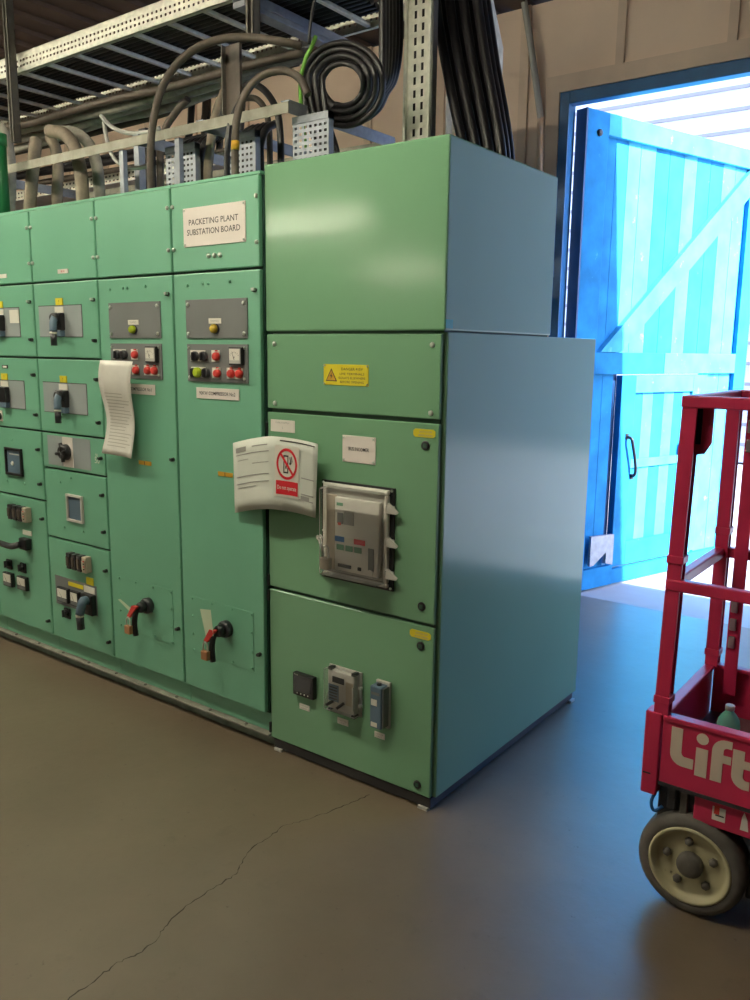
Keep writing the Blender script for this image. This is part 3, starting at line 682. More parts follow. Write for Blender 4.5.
paper_tag([at(118, 599.5, y=-.10), at(120, 599, y=-.10), at(134, 611, y=-.095), at(132, 614, y=-.095)], .0012, 'thin paper tag seen edge on at the lever below the paper strip')

# paper strip hung from the selectors
def strip():
    tl, tr_ = at(101.5, 360, y=-.085), at(134, 361.5, y=-.085); bl_, br = at(104, 453, y=-.075), at(133, 458.5, y=-.075)
    m = MB(); nz = 16; nx = 6; G = []
    for j in range(nz+1):
        t = j/nz; row = []
        for i in range(nx+1):
            s = i/nx; p = (tl*(1-s)+tr_*s)*(1-t)+(bl_*(1-s)+br*s)*t
            p = p+Vector((-.007*math.sin(t*7)*(1-s)-.010*math.sin(t*3.1)*s, -.014*math.sin(t*6.5+.5)+.01*math.sin(s*PI), 0)); row.append(m.bm.verts.new(p))
        G.append(row)
    for j in range(nz):
        for i in range(nx): m.face([G[j][i], G[j][i+1], G[j+1][i+1], G[j+1][i]], PAPERC, True)
    def on(s, t):
        p = (tl*(1-s)+tr_*s)*(1-t)+(bl_*(1-s)+br*s)*t
        return p+Vector((-.007*math.sin(t*7)*(1-s)-.010*math.sin(t*3.1)*s, -.014*math.sin(t*6.5+.5)+.01*math.sin(s*PI)-.002, 0))
    for t in [.34+.035*k for k in range(17)]:
        e = random.uniform(.6, .9)
        vs = [m.bm.verts.new(on(.12+(e-.12)*k/4, t)) for k in range(5)]; ws = [m.bm.verts.new(on(.12+(e-.12)*k/4, t+.008)) for k in range(5)]
        for k in range(4): m.face([vs[k], vs[k+1], ws[k+1], ws[k]], INKL)
    return m
ps = strip().build('paper_strip', solid=.0008); tag(ps, 'long paper sheet in a clear sleeve hung from the controls', 'paper')

# folded permit with the red do-not-operate sticker
P = [at(233, 443, y=-.045), at(270.5, 436, y=-.085), at(318, 444, y=-.05), at(315.5, 518, y=-.05), at(270.5, 509, y=-.085), at(235, 513, y=-.045)]
def pp(s, t):            # s 0..2 across the two leaves, t 0 (top) .. 1
    if s <= 1: a, b, c_, e_ = P[0], P[1], P[5], P[4]; u_ = s
    else: a, b, c_, e_ = P[1], P[2], P[4], P[3]; u_ = s-1
    p = (a*(1-u_)+b*u_)*(1-t)+(c_*(1-u_)+e_*u_)*t
    return p+Vector((0, .004*(math.sin(u_*PI)), .004*math.sin(u_*PI)))
m = MB(); ns = 16; nt_ = 6
G = [[m.bm.verts.new(pp(2*i/ns, j/nt_)) for i in range(ns+1)] for j in range(nt_+1)]
for j in range(nt_):
    for i in range(ns): m.face([G[j][i], G[j][i+1], G[j+1][i+1], G[j+1][i]], PAPER, True)
def pline(s0, s1, t, h, mt, off=-.0018):
    n = max(2, int((s1-s0)*8)); q = Vector((0, off, 0))
    a = [m.bm.verts.new(pp(s0+(s1-s0)*k/n, t)+q) for k in range(n+1)]; b = [m.bm.verts.new(pp(s0+(s1-s0)*k/n, t+h)+q) for k in range(n+1)]
    for k in range(n): m.face([a[k], a[k+1], b[k+1], b[k]], mt)
for (s0, s1, t, h, mt) in ((.08, .34, .09, .07, INKG), (.5, .92, .10, .012, INKG), (.08, .96, .19, .012, INKG), (.12, .4, .27, .008, INKG), (.5, .95, .34, .008, INKG), (.08, .96, .5, .012, INKG), (.08, .96, .6, .012, INKG), (.1, .6, .66, .007, INKG), (1.2, 1.94, .04, .014, INK), (1.66, 1.94, .5, .014, INKG), (1.66, 1.94, .72, .012, INKG), (1.1, 1.94, .80, .012, INKG), (1.66, 1.85, .75, .05, INKG)): pline(s0, s1, t, h, mt)
pm = m.build('permit_sheet', solid=.0006); tag(pm, 'folded printed permit sheet taped over the cabinet joint with a red prohibition sticker', 'paper')
m = MB()
def sp(a, b): return pp(1.10+.52*a, .11+.70*b)+Vector((0, -.0032, 0))       # sticker coordinates a 0..1, b 0..1 down
def spq(q, mt, lift=0):
    v = [m.bm.verts.new(sp(a, b)+Vector((0, -lift, 0))) for a, b in q]; m.face(v, mt)
def grid(a0, a1, b0, b1, mt, lift):
    n = 6
    for i in range(n):
        spq([(a0+(a1-a0)*i/n, b0), (a0+(a1-a0)*(i+1)/n, b0), (a0+(a1-a0)*(i+1)/n, b1), (a0+(a1-a0)*i/n, b1)], mt, lift)
grid(0, 1, 0, 1, WHITE, 0); grid(.06, .96, .68, .95, REDS, .0006)
cx, cz, ra, rb = .5, .35, .42, .305
for k in range(36):
    t0, t1 = 2*PI*k/36, 2*PI*(k+1)/36
    spq([(cx+ra*math.cos(t0), cz+rb*math.sin(t0)), (cx+ra*math.cos(t1), cz+rb*math.sin(t1)), (cx+ra*.82*math.cos(t1), cz+rb*.82*math.sin(t1)), (cx+ra*.82*math.cos(t0), cz+rb*.82*math.sin(t0))], REDS, .0012)
for q in ([(.36, .18), (.40, .18), (.40, .53), (.36, .53)], [(.40, .18), (.56, .18), (.56, .21), (.40, .21)], [(.52, .21), (.56, .21), (.56, .50), (.52, .50)], [(.40, .50), (.56, .50), (.56, .53), (.40, .53)], [(.44, .38), (.49, .38), (.49, .44), (.44, .44)], [(.60, .22), (.63, .20), (.68, .30), (.64, .32)], [(.66, .20), (.69, .19), (.73, .29), (.70, .31)], [(.60, .31), (.70, .31), (.66, .36), (.60, .35)]): spq(q, INK, .0010)
spq([(.20, .16), (.25, .12), (.80, .54), (.75, .58)], REDS, .0014)
old = set(m.bm.verts); m.text('Do not operate', (0, 0, 0), X, Z, .115, WHITE, .78, bold=.008)
for v in m.bm.verts:
    if v not in old: v.co = sp(.51+v.co.x, .85-v.co.z)+Vector((0, -.0016, 0))
o = m.build('prohibition_sticker', pm); o['label'] = 'red and white Do not operate sticker'

# ================================================================== OVERHEAD TRAYS AND STEELWORK
ZL, YL0, YL1 = 3.071, .452, 1.045
XL0, XL1 = -6.0, .02
lad = empty('cable_ladder', ((XL0+XL1)/2, (YL0+YL1)/2, ZL)); tag(lad, 'long galvanised cable ladder with perforated side rails hung under the ceiling', 'cable ladder')
for y, nm in ((YL0, 'near'), (YL1, 'far')):
    m = MB(); m.perf((XL0, y, ZL+.018), X, Z, XL1-XL0, .058, GALV, .032, .026, .013, .011, vrows=2)
    for (ya, yb, za, zb) in ((y-.001, y+.022, ZL, ZL+.003), (y-.001, y+.022, ZL+.097, ZL+.1)): m.box(XL0, XL1, ya, yb, za, zb, GALV)
    m.box(XL0, XL1, y-.001, y+.002, ZL, ZL+.018, GALV); m.box(XL0, XL1, y-.001, y+.002, ZL+.076, ZL+.1, GALV)
    m.build('side_rail', lad)
for k in range(24):
    x = -.084-.2475*k; m = MB(); m.box(x-.013, x+.013, YL0+.002, YL1-.001, ZL+.004, ZL+.022, GALV, .003); m.build('rung', lad)
for k in range(14):
    y = YL0+.045+k*.036; r = .0125+.0025*((k*7) % 3); zc = ZL+.023+r
    m = MB(); m.tube([(XL0, y, zc), (-2.9, y, zc), (-.2, y, zc)], r, CABLE, sub=4, seg=8)
    tag(m.build('power_cable'), 'black power cable lying along the overhead cable ladder', 'cable', 'black cables on the ladder')
for (px, y, zb, lab) in ((9, .40, 2.70, 'dull steel hanger strut at the far end of the cable ladder'), (253, .40, 2.88, 'dull steel hanger strut crossing the cable ladder near the coiled cables')):
    c = at(px, 30, y=y); m = MB(); xx = c.x
    for (a, b, e_, f_) in ((-.022, .022, .018, .021), (-.022, -.019, -.021, .021), (.019, .022, -.021, .021), (-.022, -.010, -.021, -.018), (.010, .022, -.021, -.018)): m.box(xx+a, xx+b, y+e_, y+f_, zb, 3.70, STRUT)
    tag(m.build('hanger_strut'), lab, 'strut', 'ladder hanger struts')
# cantilever bracket under the ladder
m = MB(); a = at(266, -4, z=3.03); b = at(354, 41, z=3.03)
m.box(-.56, -.49, .40, 1.16, 3.005, 3.03, GALVB, .003); m.box(-.56, -.556, .40, 1.16, 3.03, 3.068, GALVB); m.box(-.494, -.49, .40, 1.16, 3.03, 3.068, GALVB)
tag(m.build('tray_bracket'), 'grey channel bracket carrying the ladder above the coiled cables', 'bracket')
# drop plate and lower steel frame over the cubicles
m = MB(); xa = at(226, 90, y=.42).x; m.box(xa, xa+.085, .421, .435, 2.60, 2.88, CABLEB); m.box(xa-.006, xa, .40, .45, 2.60, 2.88, STRUT); tag(m.build('drop_plate'), 'dark flat plate dropping from the hanger strut to the lower frame', 'plate')
fr = empty('support_frame', (-1.2, .6, 2.53)); tag(fr, 'dusty steel angle frame just above the tops of the cubicles', 'frame')
ZB = 2.515
m = MB(); m.box(-2.6, -.155, .30, .305, ZB, ZB+.042, DUSTY); m.box(-2.6, -.155, .305, .34, ZB+.038, ZB+.042, DUSTY); m.build('front_angle', fr)
m = MB(); m.box(-2.6, -.155, 1.02, 1.025, ZB, ZB+.042, DUSTY); m.box(-2.6, -.155, .99, 1.02, ZB, ZB+.004, DUSTY); m.build('rear_angle', fr)
for x in (-.16, -.66, -1.10, -2.58):
    m = MB(); m.box(x, x+.005, .305, 1.02, ZB, ZB+.05, GALVB); m.box(x-.04, x, .305, 1.02, ZB+.046, ZB+.05, GALVB); m.build('cross_angle', fr)
for x in (-.85, -1.25):
    m = MB(); m.box(x, x+.03, .31, .335, HO, ZB, GALVB, .002); m.box(x-.02, x+.05, .30, .36, HO, HO+.005, GALVB); m.build('foot_post', fr)
# perforated risers standing on the cubicles
for (xa, wd, y, ang, lab) in ((-.185, .185, .36, 0, 'perforated steel riser standing on the cubicle beside the newer cabinet'), (-.615, .175, .40, 0, 'perforated steel riser between two dark cables above the white sign'), (-1.02, .20, .40, 0, 'perforated steel riser furthest from the newer cabinet')):
    m = MB(); m.perf((xa, y, HO+.002), X, Z, wd, ZB-HO-.004, GALVB, .026, .024, .013, .010)
    m.box(xa-.002, xa, y-.0, y+.03, HO+.001, ZB-.002, GALVB); m.box(xa+wd, xa+wd+.002, y, y+.03, HO+.001, ZB-.002, GALVB); m.box(xa-.002, xa+wd+.002, y-.004, y+.03, ZB-.03, ZB-.002, GALVB)
    tag(m.build('perforated_riser'), lab, 'cable tray', 'perforated risers over the cubicles')
for xa, wd, y in ((-.615, .175, .40), (-1.02, .20, .40)):  # black cables added behind the risers so their holes read dark
    for k in range(5):
        x = xa+.022+k*(wd-.044)/4; m = MB(); m.tube([(x, y+.05, HO+.003), (x+.003, y+.05, 2.38), (x, y+.055, 2.46), (x+.002, y+.085, 2.53), (x, y+.15, 2.57)], .0165, CABLE, sub=4, seg=8)
        tag(m.build('riser_backing_cable'), 'black cable added behind a perforated riser to darken its holes', 'cable', 'added black cables behind the perforated risers')
# tall slotted upright on the back step of the newer cabinet
m = MB(); y = .86; xa = at(405.5, 70, y=y).x; xb = at(433, 70, y=y).x
m.perf((xa+.012, y, Z1+.002), X, Z, xb-xa-.03, 3.698-Z1-.002, GALV, .038, .052, .0125, .030)
m.box(xa, xa+.013, y-.016, y+.03, Z1+.001, 3.698, GALV, .001); m.box(xb-.019, xb-.006, y-.016, y+.03, Z1+.001, 3.698, GALV, .001); m.box(xb-.006, xb, y-.004, y+.03, Z1+.001, 3.698, STRUT); m.box(xa+.013, xb-.019, y+.024, y+.03, Z1+.001, 3.698, CABLE)  # black back web added so the slots read dark
tag(m.build('slotted_upright'), 'tall bright slotted steel upright behind the newer cabinet top', 'upright')
# perforated cable tray dropping to the back of the newer cabinet
m = MB(); y = 1.56
def tp(px, py): return at(px, py, y=y)
L0, L1 = tp(455, 20), tp(503, 30); xL, xR = L0.x, L1.x
m.perf((xL, y, 1.2), X, Z, xR-xL, 3.05-1.2, GALV, .03, .034, .012, .02)
m.box(xR, xR+.004, y-.06, y+.002, 1.2, 3.05, GALV); m.box(xL-.004, xL, y-.06, y+.002, 1.2, 3.05, GALV)
m.prism([(xL, y, 3.05), (xR, y, 3.05), (xR, y-.25, 3.45), (xL, y-.25, 3.45)], (0, .003, .002), GALV); m.prism([(xR, y-.06, 3.05), (xR, y, 3.05), (xR, y-.25, 3.45), (xR, y-.31, 3.42)], (.004, 0, 0), GALV)
m.box(xL, xR, y, y+.02, 0, 1.2, GALV); tag(m.build('vertical_cable_tray'), 'bent perforated cable tray behind the thick bundle of black cables', 'cable tray')
# low perforated tray along the back
m = MB(); m.perf((-4.5, 1.20, 2.64), X, Z, 3.1, .06, GALV, .04, .03, .018, .012, vrows=2); m.box(-4.5, -1.4, 1.20, 1.6, 2.637, 2.64, GALVB); m.box(-4.5, -1.4, 1.598, 1.60, 2.64, 2.70, GALV)
for x in (-3.9, -2.6, -1.5): m.box(x, x+.04, 1.53, 1.57, 0, 2.637, STRUT)
tag(m.build('rear_cable_tray'), 'low perforated cable tray running behind the old cubicles', 'cable tray')

# ---- cables
def cable(pts, r, mt, name, label, cat='cable', group=None, sub=6, seg=10):
    m = MB(); m.tube([at(*p[:2], y=p[2]) if len(p) == 3 and p[0] > -900 and not isinstance(p, Vector) else p for p in pts], r, mt, sub=sub, seg=seg)
    return tag(m.build(name), label, cat, group)
# thick bundle behind the newer cabinet
for k in range(12):
    c_, rw = k % 4, k//4; q = c_*13.5+rw*4.4; yy = .98+.05*rw
    pts = [(434+q, -14, yy+.10), (439+q*1.02, 25, yy+.08), (446+q*1.0, 65, yy+.05), (455+q*.98, 110, yy+.02), (464+q*.92, 152, yy), (470+q*.86, 200, yy)]
    V = [at(*p[:2], y=p[2]) for p in pts]; e = V[-1]; ex = .36+.055*c_+.018*rw
    V += [Vector(((ex+e.x)/2, yy-.01, 1.95)), Vector((ex, yy-.01, Z1+.016))]
    top = V[0]; V = [Vector((top.x-.05, top.y, top.z+.14))]+V
    m = MB(); m.tube(V, .0215, CABLE, sub=4, seg=9)
    tag(m.build('bundle_cable'), 'thick black cable in the bundle dropping behind the newer cabinet', 'cable', 'thick black cables behind the newer cabinet')
# the looped cables over the front of the new cabinet
for k in range(6):
    y = .70+.037*k; c_ = (k-2.5)*2.6
    V = [at(391+c_*1.3, -8, y=y), at(391+c_*1.3, 45, y=y), at(388+c_, 78, y=y)]
    for deg in (-14, -40, -68, -96, -124, -152, -180, -210):
        t = math.radians(deg); V.append(at(348+(33+c_)*math.cos(t), 83-(33+c_)*math.sin(t), y=y))
    m = MB(); m.tube(V, .0162, CABLE, sub=5, seg=9)
    tag(m.build('drop_cable'), 'black cable dropping from the ladder and turning in towards the coil', 'cable', 'drop cables beside the coil')
for k in range(7):
    y = .42+.040*(k % 2); R0 = 20.5+3.3*k; c = (343+.5*math.sin(k*2.6), 84+.5*math.cos(k*1.9)); q = (3-k)*3.4
    V = [at(332+q, 168, y=y), at(326+q, 148, y=y), at(318+q*.9, 118, y=y)]
    for deg in (176, 150, 120, 85, 50, 15, -20, -55, -85, -112):
        t = math.radians(deg); V.append(at(c[0]+R0*math.cos(t), c[1]-R0*1.04*math.sin(t), y=y+(.06 if deg < -60 else .03 if deg < 0 else 0)))
    V[0].z = H+.004
    m = MB(); m.tube(V, .0112, CABLE, sub=5, seg=9)
    tag(m.build('looped_cable'), 'black cable looped in a standing coil above the newer cabinet', 'cable', 'looped black cables of the coil')
cable([(306, 150, .50), (303, 125, .44), (301, 103, .385), (300.5, 80, .37), (306, 58, .37), (312, 46, .38), (316, 36, .39)], .008, EARTH, 'earth_cable', 'green and yellow earth cable running up beside the coil')
cable([(309, 44, .35), (311, 20, .36), (317, -12, .38)], .006, CABLE, 'thin_cable', 'thin black cord running up to the ceiling above the coil')
# arching brown cables
def hook(pts, r, mt, name, label, group=None):
    V = [at(*p[:2], y=p[2]) for p in pts]
    V.insert(0, Vector((V[0].x, V[0].y, HO+.003))); m = MB(); m.tube(V, r, mt, sub=6, seg=10); return tag(m.build(name), label, 'cable', group)
hook([(150.5, 172, .22), (151, 140, .22), (155, 112, .23), (163, 86, .24), (177, 64, .26), (197, 48, .29), (222, 39, .32), (250, 37.5, .345), (278, 41, .36), (302, 46, .42)], .0165, CABLEB, 'arched_cable', 'brown cable arching high over the third cubicle towards the coil')
c2 = hook([(235, 162, .22), (235, 140, .22), (237, 118, .23), (243, 98, .25), (254, 82, .28), (268, 73, .31), (286, 71, .32), (300, 79, .33), (308, 95, .335)], .0155, CABLEB, 'arched_cable', 'dark cable with a yellow band arching over the cubicle with the white sign')
m = MB(); m.tube([at(235.2, 141, y=.219), at(235.2, 150, y=.219)], .0170, YELD, sub=1); m.build('yellow_band', c2)
hook([(227, 168, .30), (228, 140, .30), (232, 118, .32), (244, 96, .36)], .013, CABLE, 'arched_cable', 'short black cable beside the one with a yellow band')
hook([(208, 172, .46), (210, 150, .46), (214, 122, .48), (221, 100, .52), (229, 84, .58)], .021, HOSE, 'brown_hose', 'brown hose rising beside the perforated riser over the white sign')
hook([(281, 160, .52), (280, 130, .52), (276, 108, .54), (264, 90, .58), (250, 84, .62), (236, 92, .66)], .015, CABLE, 'arched_cable', 'black cable curving over behind the corner of the lower frame')
hook([(270, 166, .62), (268, 120, .62), (258, 100, .64), (242, 98, .68)], .014, CABLEB, 'arched_cable', 'brown cable curving low behind the lower frame corner')
# big hoses at the far end
hook([(82, 186, .40), (79, 164, .40), (74, 146, .41), (64, 134, .42), (50, 131, .45)], .034, HOSE, 'large_hose', 'large dusty hose bending over the second cubicle from the picture edge')
hook([(99, 186, .50), (96, 162, .50), (88, 143, .51), (75, 133, .53), (60, 131, .56)], .030, CABLEG, 'large_hose', 'grey hose bending just behind the big dusty hose')
hook([(30, 208, .40), (32, 180, .40), (34, 158, .41), (36, 140, .44)], .034, HOSE, 'large_hose', 'straight dusty hose nearest the picture edge strut')
hook([(57, 196, .50), (58, 172, .50), (56, 150, .52), (50, 138, .54)], .030, HOSE, 'large_hose', 'dim brown hose between the straight hose and the bent ones')
hook([(8, 216, .41), (9, 180, .41), (7, 150, .42), (2, 132, .42), (-8, 124, .46)], .040, CABLEG, 'large_hose', 'dark grey hose beside the green pipe')
m = MB(); p0 = at(2.5, 200, y=.2); m.cyl((p0.x, .2, HO+.002), (p0.x, .2, 2.66), .036, GREENPIPE); m.cyl((p0.x, .2, 2.62), (p0.x, .2, 2.68), .041, GREENPIPE)
tag(m.build('green_pipe'), 'dark green pipe standing on the cubicle at the picture edge', 'pipe')
# sagging grey cables along the underside of the ladder
for k, (dy, r, mt) in enumerate(((-9, .019, CABLEB), (-2, .023, CABLEG), (6, .021, CABLEG), (13, .024, CABLEG), (19, .017, CABLEB))):
    yy = .60+.056*k; w = lambda n: 1.6*math.sin(n*1.7+k*2.1)
    V = [at(-30, 142+dy+w(0), y=yy), at(18, 134+dy+w(1), y=yy), at(60, 124+dy*1.0+w(2), y=yy), at(110, 110+dy*.9+w(3), y=yy), at(160, 97+dy*.9+w(4), y=yy), at(200, 85+dy*.8+w(5), y=yy), at(240, 73+dy*.6, y=yy), at(275, 62+dy*.3, y=yy+.03), at(305, 54+dy*.2, y=yy+.06)]
    m = MB(); m.tube(V, r, mt, sub=4, seg=10)
    tag(m.build('hanging_cable'), 'thick dusty cable sagging along under the ladder', 'cable', 'sagging cables under the ladder')
for k in range(9):  # dark cables added to darken the view of the lit wall behind
    z0 = 2.672+.05*(k % 5); yy = 1.26+.12*(k//5)+.04*(k % 2); r = (.019, .016, .021)[k % 3]
    xe = -1.42-.07*k
    V = [(-6, yy, z0+r), (-4, yy, z0+.03*math.sin(k)+r), (-2.6, yy, z0+r), (xe-.12, yy, z0+r), (xe-.02, yy+.01, z0+.07), (xe, yy+.02, z0+.22), (xe+.01, yy+.03, 3.25), (xe, yy+.03, 3.69)]
    m = MB(); m.tube(V, r, (CABLE, CABLEB, CABLE)[k % 3], sub=4, seg=8)
    tag(m.build('rear_fill_cable'), 'dark cable added on the low rear tray to cover the bright wall', 'cable', 'added dark cables on the low rear tray')
cable([(101, 116, .46), (112, 127, .45), (128, 133, .44), (148, 132, .44), (160, 128, .46)], .0105, CONDUIT, 'flexible_conduit', 'pale conduit dipping shallowly above the cubicle with the paper strip')
cable([(104, 122, .50), (107, 140, .48), (113, 157, .47), (124, 166, .46), (138, 168, .46), (150, 165, .46)], .0105, CONDUIT, 'flexible_conduit', 'pale conduit in a deep U above the cubicle with the paper strip')
hook([(160, 160, .66), (164, 132, .70), (176, 112, .70), (188, 99, .70)], .018, CABLEB, 'slanting_pipe', 'short brown pipe slanting up behind the lower frame')
m = MB(); p0 = at(138, 160, y=.55); m.box(p0.x-.02, p0.x+.02, .54, .58, HO+.001, 2.62, GALVB, .002); tag(m.build('strut_post'), 'short grey strut post standing behind the pale conduits', 'strut')
m = MB(); p0 = at(146, 160, y=.62); m.box(p0.x-.03, p0.x+.03, .60, .66, HO+.001, 2.70, CABLE, .004); tag(m.build('strut_post'), 'dark post behind the brown arching cable', 'strut')

# ================================================================== RED ACCESS LIFT
LX0, LX1, LY0, LY1 = 1.535, 2.72, .0, .53
lift = empty('access_lift', ((LX0+LX1)/2, .35, 0)); tag(lift, 'red low access lift with cream lettering parked by the open door', 'access lift')
m = MB(); m.box(LX0+.02, LX1, LY0+.015, LY1-.01, .395, .418, DECK)
for k in range(8): m.box(LX0+.05+k*.14, LX0+.055+k*.14, LY0+.03, LY1-.03, .418, .4215, DECK)
m.build('platform_deck', lift)
m = MB(); m.box(1.553, LX1, LY0, LY0+.012, .382, .578, LIFTRED, .003); m.box(1.553, LX1, LY0-.006, LY0+.034, .574, .588, LIFTRED, .004); m.box(1.553, LX1, LY0-.004, LY0+.012, .376, .386, LIFTDK)
bp_ = m.build('front_toe_board', lift)
# lettering: bold rounded L i f t e, built as outlines
m = MB(); yl = LY0-.0012
def poly(pts): m.prism([(x, yl, z) for x, z in pts], (0, .0008, 0), LETTER)
def arc(cx, cz, r, a0, a1, n=7): return [(cx+r*math.cos(math.radians(a0+(a1-a0)*i/n)), cz+r*math.sin(math.radians(a0+(a1-a0)*i/n))) for i in range(n+1)]
poly([(1.579, .562), (1.579, .485)]+arc(1.614, .485, .035, 180, 270)+[(1.644, .450), (1.644, .480), (1.622, .480)]+arc(1.622, .492, .012, 270, 180)+[(1.610, .562)])
poly(arc(1.664, .548, .0165, 0, 350, 14)); poly([(1.649, .436), (1.681, .436), (1.681, .520), (1.649, .520)])
poly([(1.691, .436), (1.721, .436), (1.721, .495), (1.742, .495), (1.742, .518), (1.721, .518), (1.721, .53)]+arc(1.731, .53, .010, 180, 90)+[(1.742, .54), (1.742, .562), (1.73, .562)]+arc(1.727, .526, .036, 90, 180))
poly([(1.745, .545), (1.775, .545), (1.775, .518), (1.793, .518), (1.793, .495), (1.775, .495), (1.775, .472)]+arc(1.785, .472, .010, 180, 270)+[(1.793, .462), (1.793, .436), (1.782, .436)]+arc(1.782, .472, .037, 270, 180))
o = m.build('lettering', bp_); o['label'] = 'cream letters reading Lift'
m = MB(); m.box(1.535, 1.549, LY0+.01, LY1, .382, .578, LIFTRED, .003); m.box(1.530, 1.562, LY0+.03, LY1, .574, .588, LIFTRED, .004); m.build('side_toe_board', lift)
m = MB(); m.box(1.553, LX1, LY1-.012, LY1, .382, .578, LIFTRED, .003); m.box(1.553, LX1, LY1-.03, LY1+.004, .574, .588, LIFTRED, .004); m.build('rear_toe_board', lift)
m = MB(); m.box(LX1-.012, LX1, LY0, LY1, .382, .578, LIFTRED, .003); m.build('end_toe_board', lift)
def post(x, y, z0, z1, sx=1, lean=0.0):
    m = MB(); Rm = Matrix.Translation((x, y, z0)) @ Matrix(((1, 0, lean/(z1-z0), 0), (0, 1, 0, 0), (0, 0, 1, 0), (0, 0, 0, 1))) @ Matrix.Translation((-x, -y, -z0))
    a = (x, x+.040) if sx > 0 else (x-.040, x)
    m.box(a[0], a[1], y, y+.005, z0, z1, LIFTRED, .001, Rm); e = (x, x+.005) if sx > 0 else (x-.005, x); m.box(e[0], e[1], y+.005, y+.042, z0, z1, LIFTRED, .001, Rm)
    m.box(a[0]+.004, a[1]-.001, y+.037, y+.042, z0, z1, LIFTRED, .001, Rm)
    s_ = .012 if sx > 0 else -.012
    for q in (.62, 1.03): m.box(x-.003 if sx > 0 else x-.043, x+.043 if sx > 0 else x+.003, y-.004, y+.046, q, q+.022, LIFTRED, .002, Rm)
    m.build('corner_post', lift)
    m = MB(); xx = x+.030*sx
    m.cyl((xx, y+.022, z0+.25), (xx+lean*.7, y+.022, z1-.10), .0065, LIFTMET, seg=8); m.build('slide_rod', lift)
post(1.524, LY0, .585, 1.46, 1, .014); post(1.530, LY1-.042, .58, 1.46, 1); post(LX1, LY0, .34, 1.46, -1); post(LX1, LY1-.042, .34, 1.46, -1)
m = MB(); m.box(1.503, 1.549, LY0-.004, LY0+.05, .338, .59, LIFTRED, .004); m.box(1.508, 1.53, LY0-.006, LY0, .40, .404, LIFTDK); m.build('post_socket', lift)
m = MB(); m.box(1.592, 1.632, LY1-.042, LY1-.036, .50, 1.46, LIFTRED, .001); m.box(1.592, 1.597, LY1-.036, LY1, .50, 1.46, LIFTRED, .001)
for z in (1.30, 1.36, .72, .78, .66): m.box(1.598, 1.618, LY1-.052, LY1-.042, z, z+.04, LIFTMET, .003)
m.build('gate_post', lift)
for (z, h, nm) in ((1.458, .032, 'top_rail'), (.953, .032, 'middle_rail')):
    o_ = .0 if z > 1.2 else .0
    x0_ = 1.536 if z > 1.2 else 1.530
    m = MB(); m.box(x0_, LX1, LY0-.004, LY0+.026, z, z+h, LIFTRED, .004); m.box(x0_, x0_+.030, LY0+.026, LY1, z, z+h, LIFTRED, .004); m.box(x0_, LX1, LY1-.03, LY1, z, z+h, LIFTRED, .004); m.box(LX1-.03, LX1, LY0+.026, LY1-.03, z, z+h, LIFTRED, .004); m.build(nm, lift)
m = MB(); m.prism([(1.578, .034, 1.458), (1.612, .034, 1.458), (1.612, .034, 1.365), (1.596, .034, 1.335), (1.572, .034, 1.330), (1.572, .034, 1.372)], (0, .006, 0), LIFTRED); m.box(1.571, 1.584, .03, .036, 1.36, 1.458, LIFTDK); m.build('hanging_bracket', lift)
# chassis, scissor pack, wheels
m = MB(); m.box(1.652, 2.66, .012, .60, .292, .378, LIFTRED, .004); m.box(1.80, 2.46, .05, .56, .09, .292, LIFTDK, .006); m.box(1.56, 1.66, .04, .56, .315, .345, LIFTDK); m.box(1.545, 1.65, .035, .06, .20, .385, LIFTDK, .004)
m.box(1.575, 1.60, .018, .035, .30, .39, LIFTDK, .003); m.box(1.612, 1.632, .02, .035, .28, .39, STRUT, .003)
m.box(1.60, 1.72, .11, .55, .135, .170, LIFTDK); m.box(2.48, 2.60, .11, .55, .135, .17, LIFTDK); m.build('chassis', lift)
m = MB(); m.box(1.703, 1.738, .0108, .012, .316, .356, WHITE); m.box(1.708, 1.722, .0100, .0108, .335, .362, RED); m.box(1.712, 1.735, .0100, .0108, .330, .334, INK); m.build('safety_sticker', lift); m = MB()
m.prism([(1.778, .0112, .312), (1.80, .0112, .312), (1.795, .0112, .345), (1.786, .0112, .365), (1.781, .0112, .35)], (0, -.0006, 0), CREAM); m.build('safety_sticker', lift)
m = MB()
for k in range(2):
    for y in (.10, .48): m.prism([(1.75, y, .379), (2.55, y, .385), (2.55, y, .394), (1.75, y, .392)], (0, .03, 0), STRUT)
m.build('scissor_pack', lift)
m = MB(); m.tube([(1.545, .01, .345), (1.535, .006, .31), (1.545, .008, .285), (1.565, .02, .30)], .005, PBLUE, sub=4, seg=8); m.build('hose_loop', lift)
def wheel(cx, yo, sg, nm='wheel'):
    m = MB(); c = Vector((cx, yo, .152)); ax = (0, sg, 0)
    m.lathe(c, ax, [(.012, .108), (.004, .118), (.004, .134), (.012, .148), (.03, .152), (.08, .152), (.098, .146), (.104, .13), (.104, .05)], TYRE, 40, False); w = m.build(nm, lift)
    m = MB(); m.lathe(c, ax, [(.05, .117), (.003, .1165), (.000, .112), (.002, .106), (.016, .101), (.026, .093), (.024, .05), (.024, .001)], RIM, 40); r_ = m.build('rim', w)
    m = MB(); m.lathe(c, ax, [(.03, .037), (.006, .037), (-.002, .032), (-.004, .02), (-.004, .001)], STRUT, 20); m.build('hub_cap', w)
    for k in range(5):
        m = MB(); t = math.radians(25+72*k); p = c+Vector((.068*math.cos(t), 0, .068*math.sin(t))); m.lathe(p, ax, [(.026, .0125), (.014, .0125), (.010, .009), (.008, .004)], STRUT, 6); m.build('wheel_nut', w)
wheel(1.655, .0, 1); wheel(2.54, .0, 1); wheel(1.655, .66, -1); wheel(2.54, .66, -1)
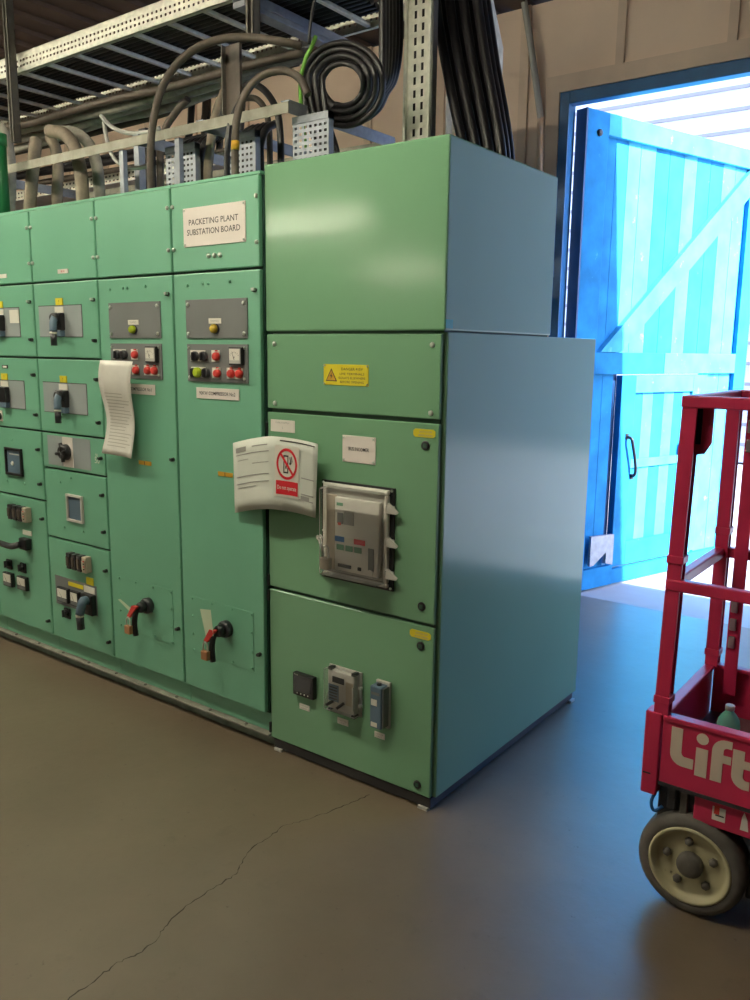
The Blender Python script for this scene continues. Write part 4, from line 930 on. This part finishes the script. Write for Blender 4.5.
# bottle standing in the basket
bx, by = 1.690, .17
m = MB(); m.lathe((bx, by, .4225), (0, 0, 1), [(0, .026), (.004, .031), (.03, .032), (.034, .030), (.038, .032), (.055, .032), (.059, .030), (.063, .032), (.085, .032), (.115, .032), (.13, .029), (.145, .020), (.154, .012), (.160, .012)], BOTTLE, 20)
bt = tag(m.build('plastic_bottle'), 'pale green plastic bottle standing in the red lift basket', 'bottle')
m = MB(); m.lathe((bx, by, .5825), (0, 0, 1), [(0, .0135), (.012, .0135), (.014, .012)], WHITE, 14); m.build('cap', bt)

# ================================================================== LIGHT FITTINGS
def luminaire(x, y, z, L=1.5, label=''):
    r = empty('fluorescent_batten', (x, y, z)); tag(r, label, 'ceiling light', 'fluorescent battens')
    m = MB(); m.box(x-L/2, x+L/2, y-.05, y+.05, z+.03, z+.08, BODYW, .004)
    for a in (-L/2+.02, L/2-.02): m.box(x+a-.012, x+a+.012, y-.05, y+.05, z-.03, z+.03, BODYW, .003)
    for a in (-L*.35, L*.35): m.cyl((x+a, y, z+.08), (x+a, y, 3.70), .008, STRUT, seg=6)
    m.build('housing', r)
    for a in (-.028, .028):
        m = MB(); m.cyl((x-L/2+.03, y+a, z), (x+L/2-.03, y+a, z), .016, TUBE, seg=8); m.build('tube', r)
LAMPS = [(-4.4, -1.5, 3.45), (-2.5, -1.4, 3.45), (.2, -1.5, 3.45), (-5.1, -6.0, 3.2), (-7.6, -11.7, 3.2)]
for i, p in enumerate(LAMPS):
    luminaire(*p, L=1.5 if i not in (3, 4) else 2.0, label='twin tube fluorescent batten hung from the ceiling')

# daylight: sky and sun
w = bpy.data.worlds.new('daylight'); SC.world = w; w.use_nodes = True
N, L = w.node_tree.nodes, w.node_tree.links
sky = N.new('ShaderNodeTexSky'); sky.sky_type = 'NISHITA'; sky.sun_disc = False; sky.sun_elevation = math.radians(40); sky.sun_rotation = math.radians(100)
hs = N.new('ShaderNodeHueSaturation'); hs.inputs['Saturation'].default_value = 1.55
L.new(sky.outputs[0], hs.inputs['Color'])
tn = N.new('ShaderNodeMix'); tn.data_type = 'RGBA'; tn.blend_type = 'MULTIPLY'; tn.inputs['Factor'].default_value = 1; tn.inputs['B'].default_value = (1.08, .99, 1.04, 1)
L.new(hs.outputs[0], tn.inputs['A']); L.new(tn.outputs['Result'], N['Background'].inputs['Color']); N['Background'].inputs['Strength'].default_value = 1.6
sd = bpy.data.lights.new('sun', 'SUN'); sd.energy = 26; sd.angle = .009; sd.color = (.80, .90, 1.0)
so = bpy.data.objects.new('sun', sd); COL.objects.link(so)
sv = Vector((.80, -.06, .59)).normalized(); so.rotation_euler = (-sv).to_track_quat('-Z', 'Y').to_euler(); so.location = (8, 0, 12)

vs = SC.view_settings; vs.view_transform = 'Standard'; vs.look = 'None'; vs.gamma = 1; vs.use_curve_mapping = False; vs.exposure = .12
SC.display_settings.display_device = 'sRGB'
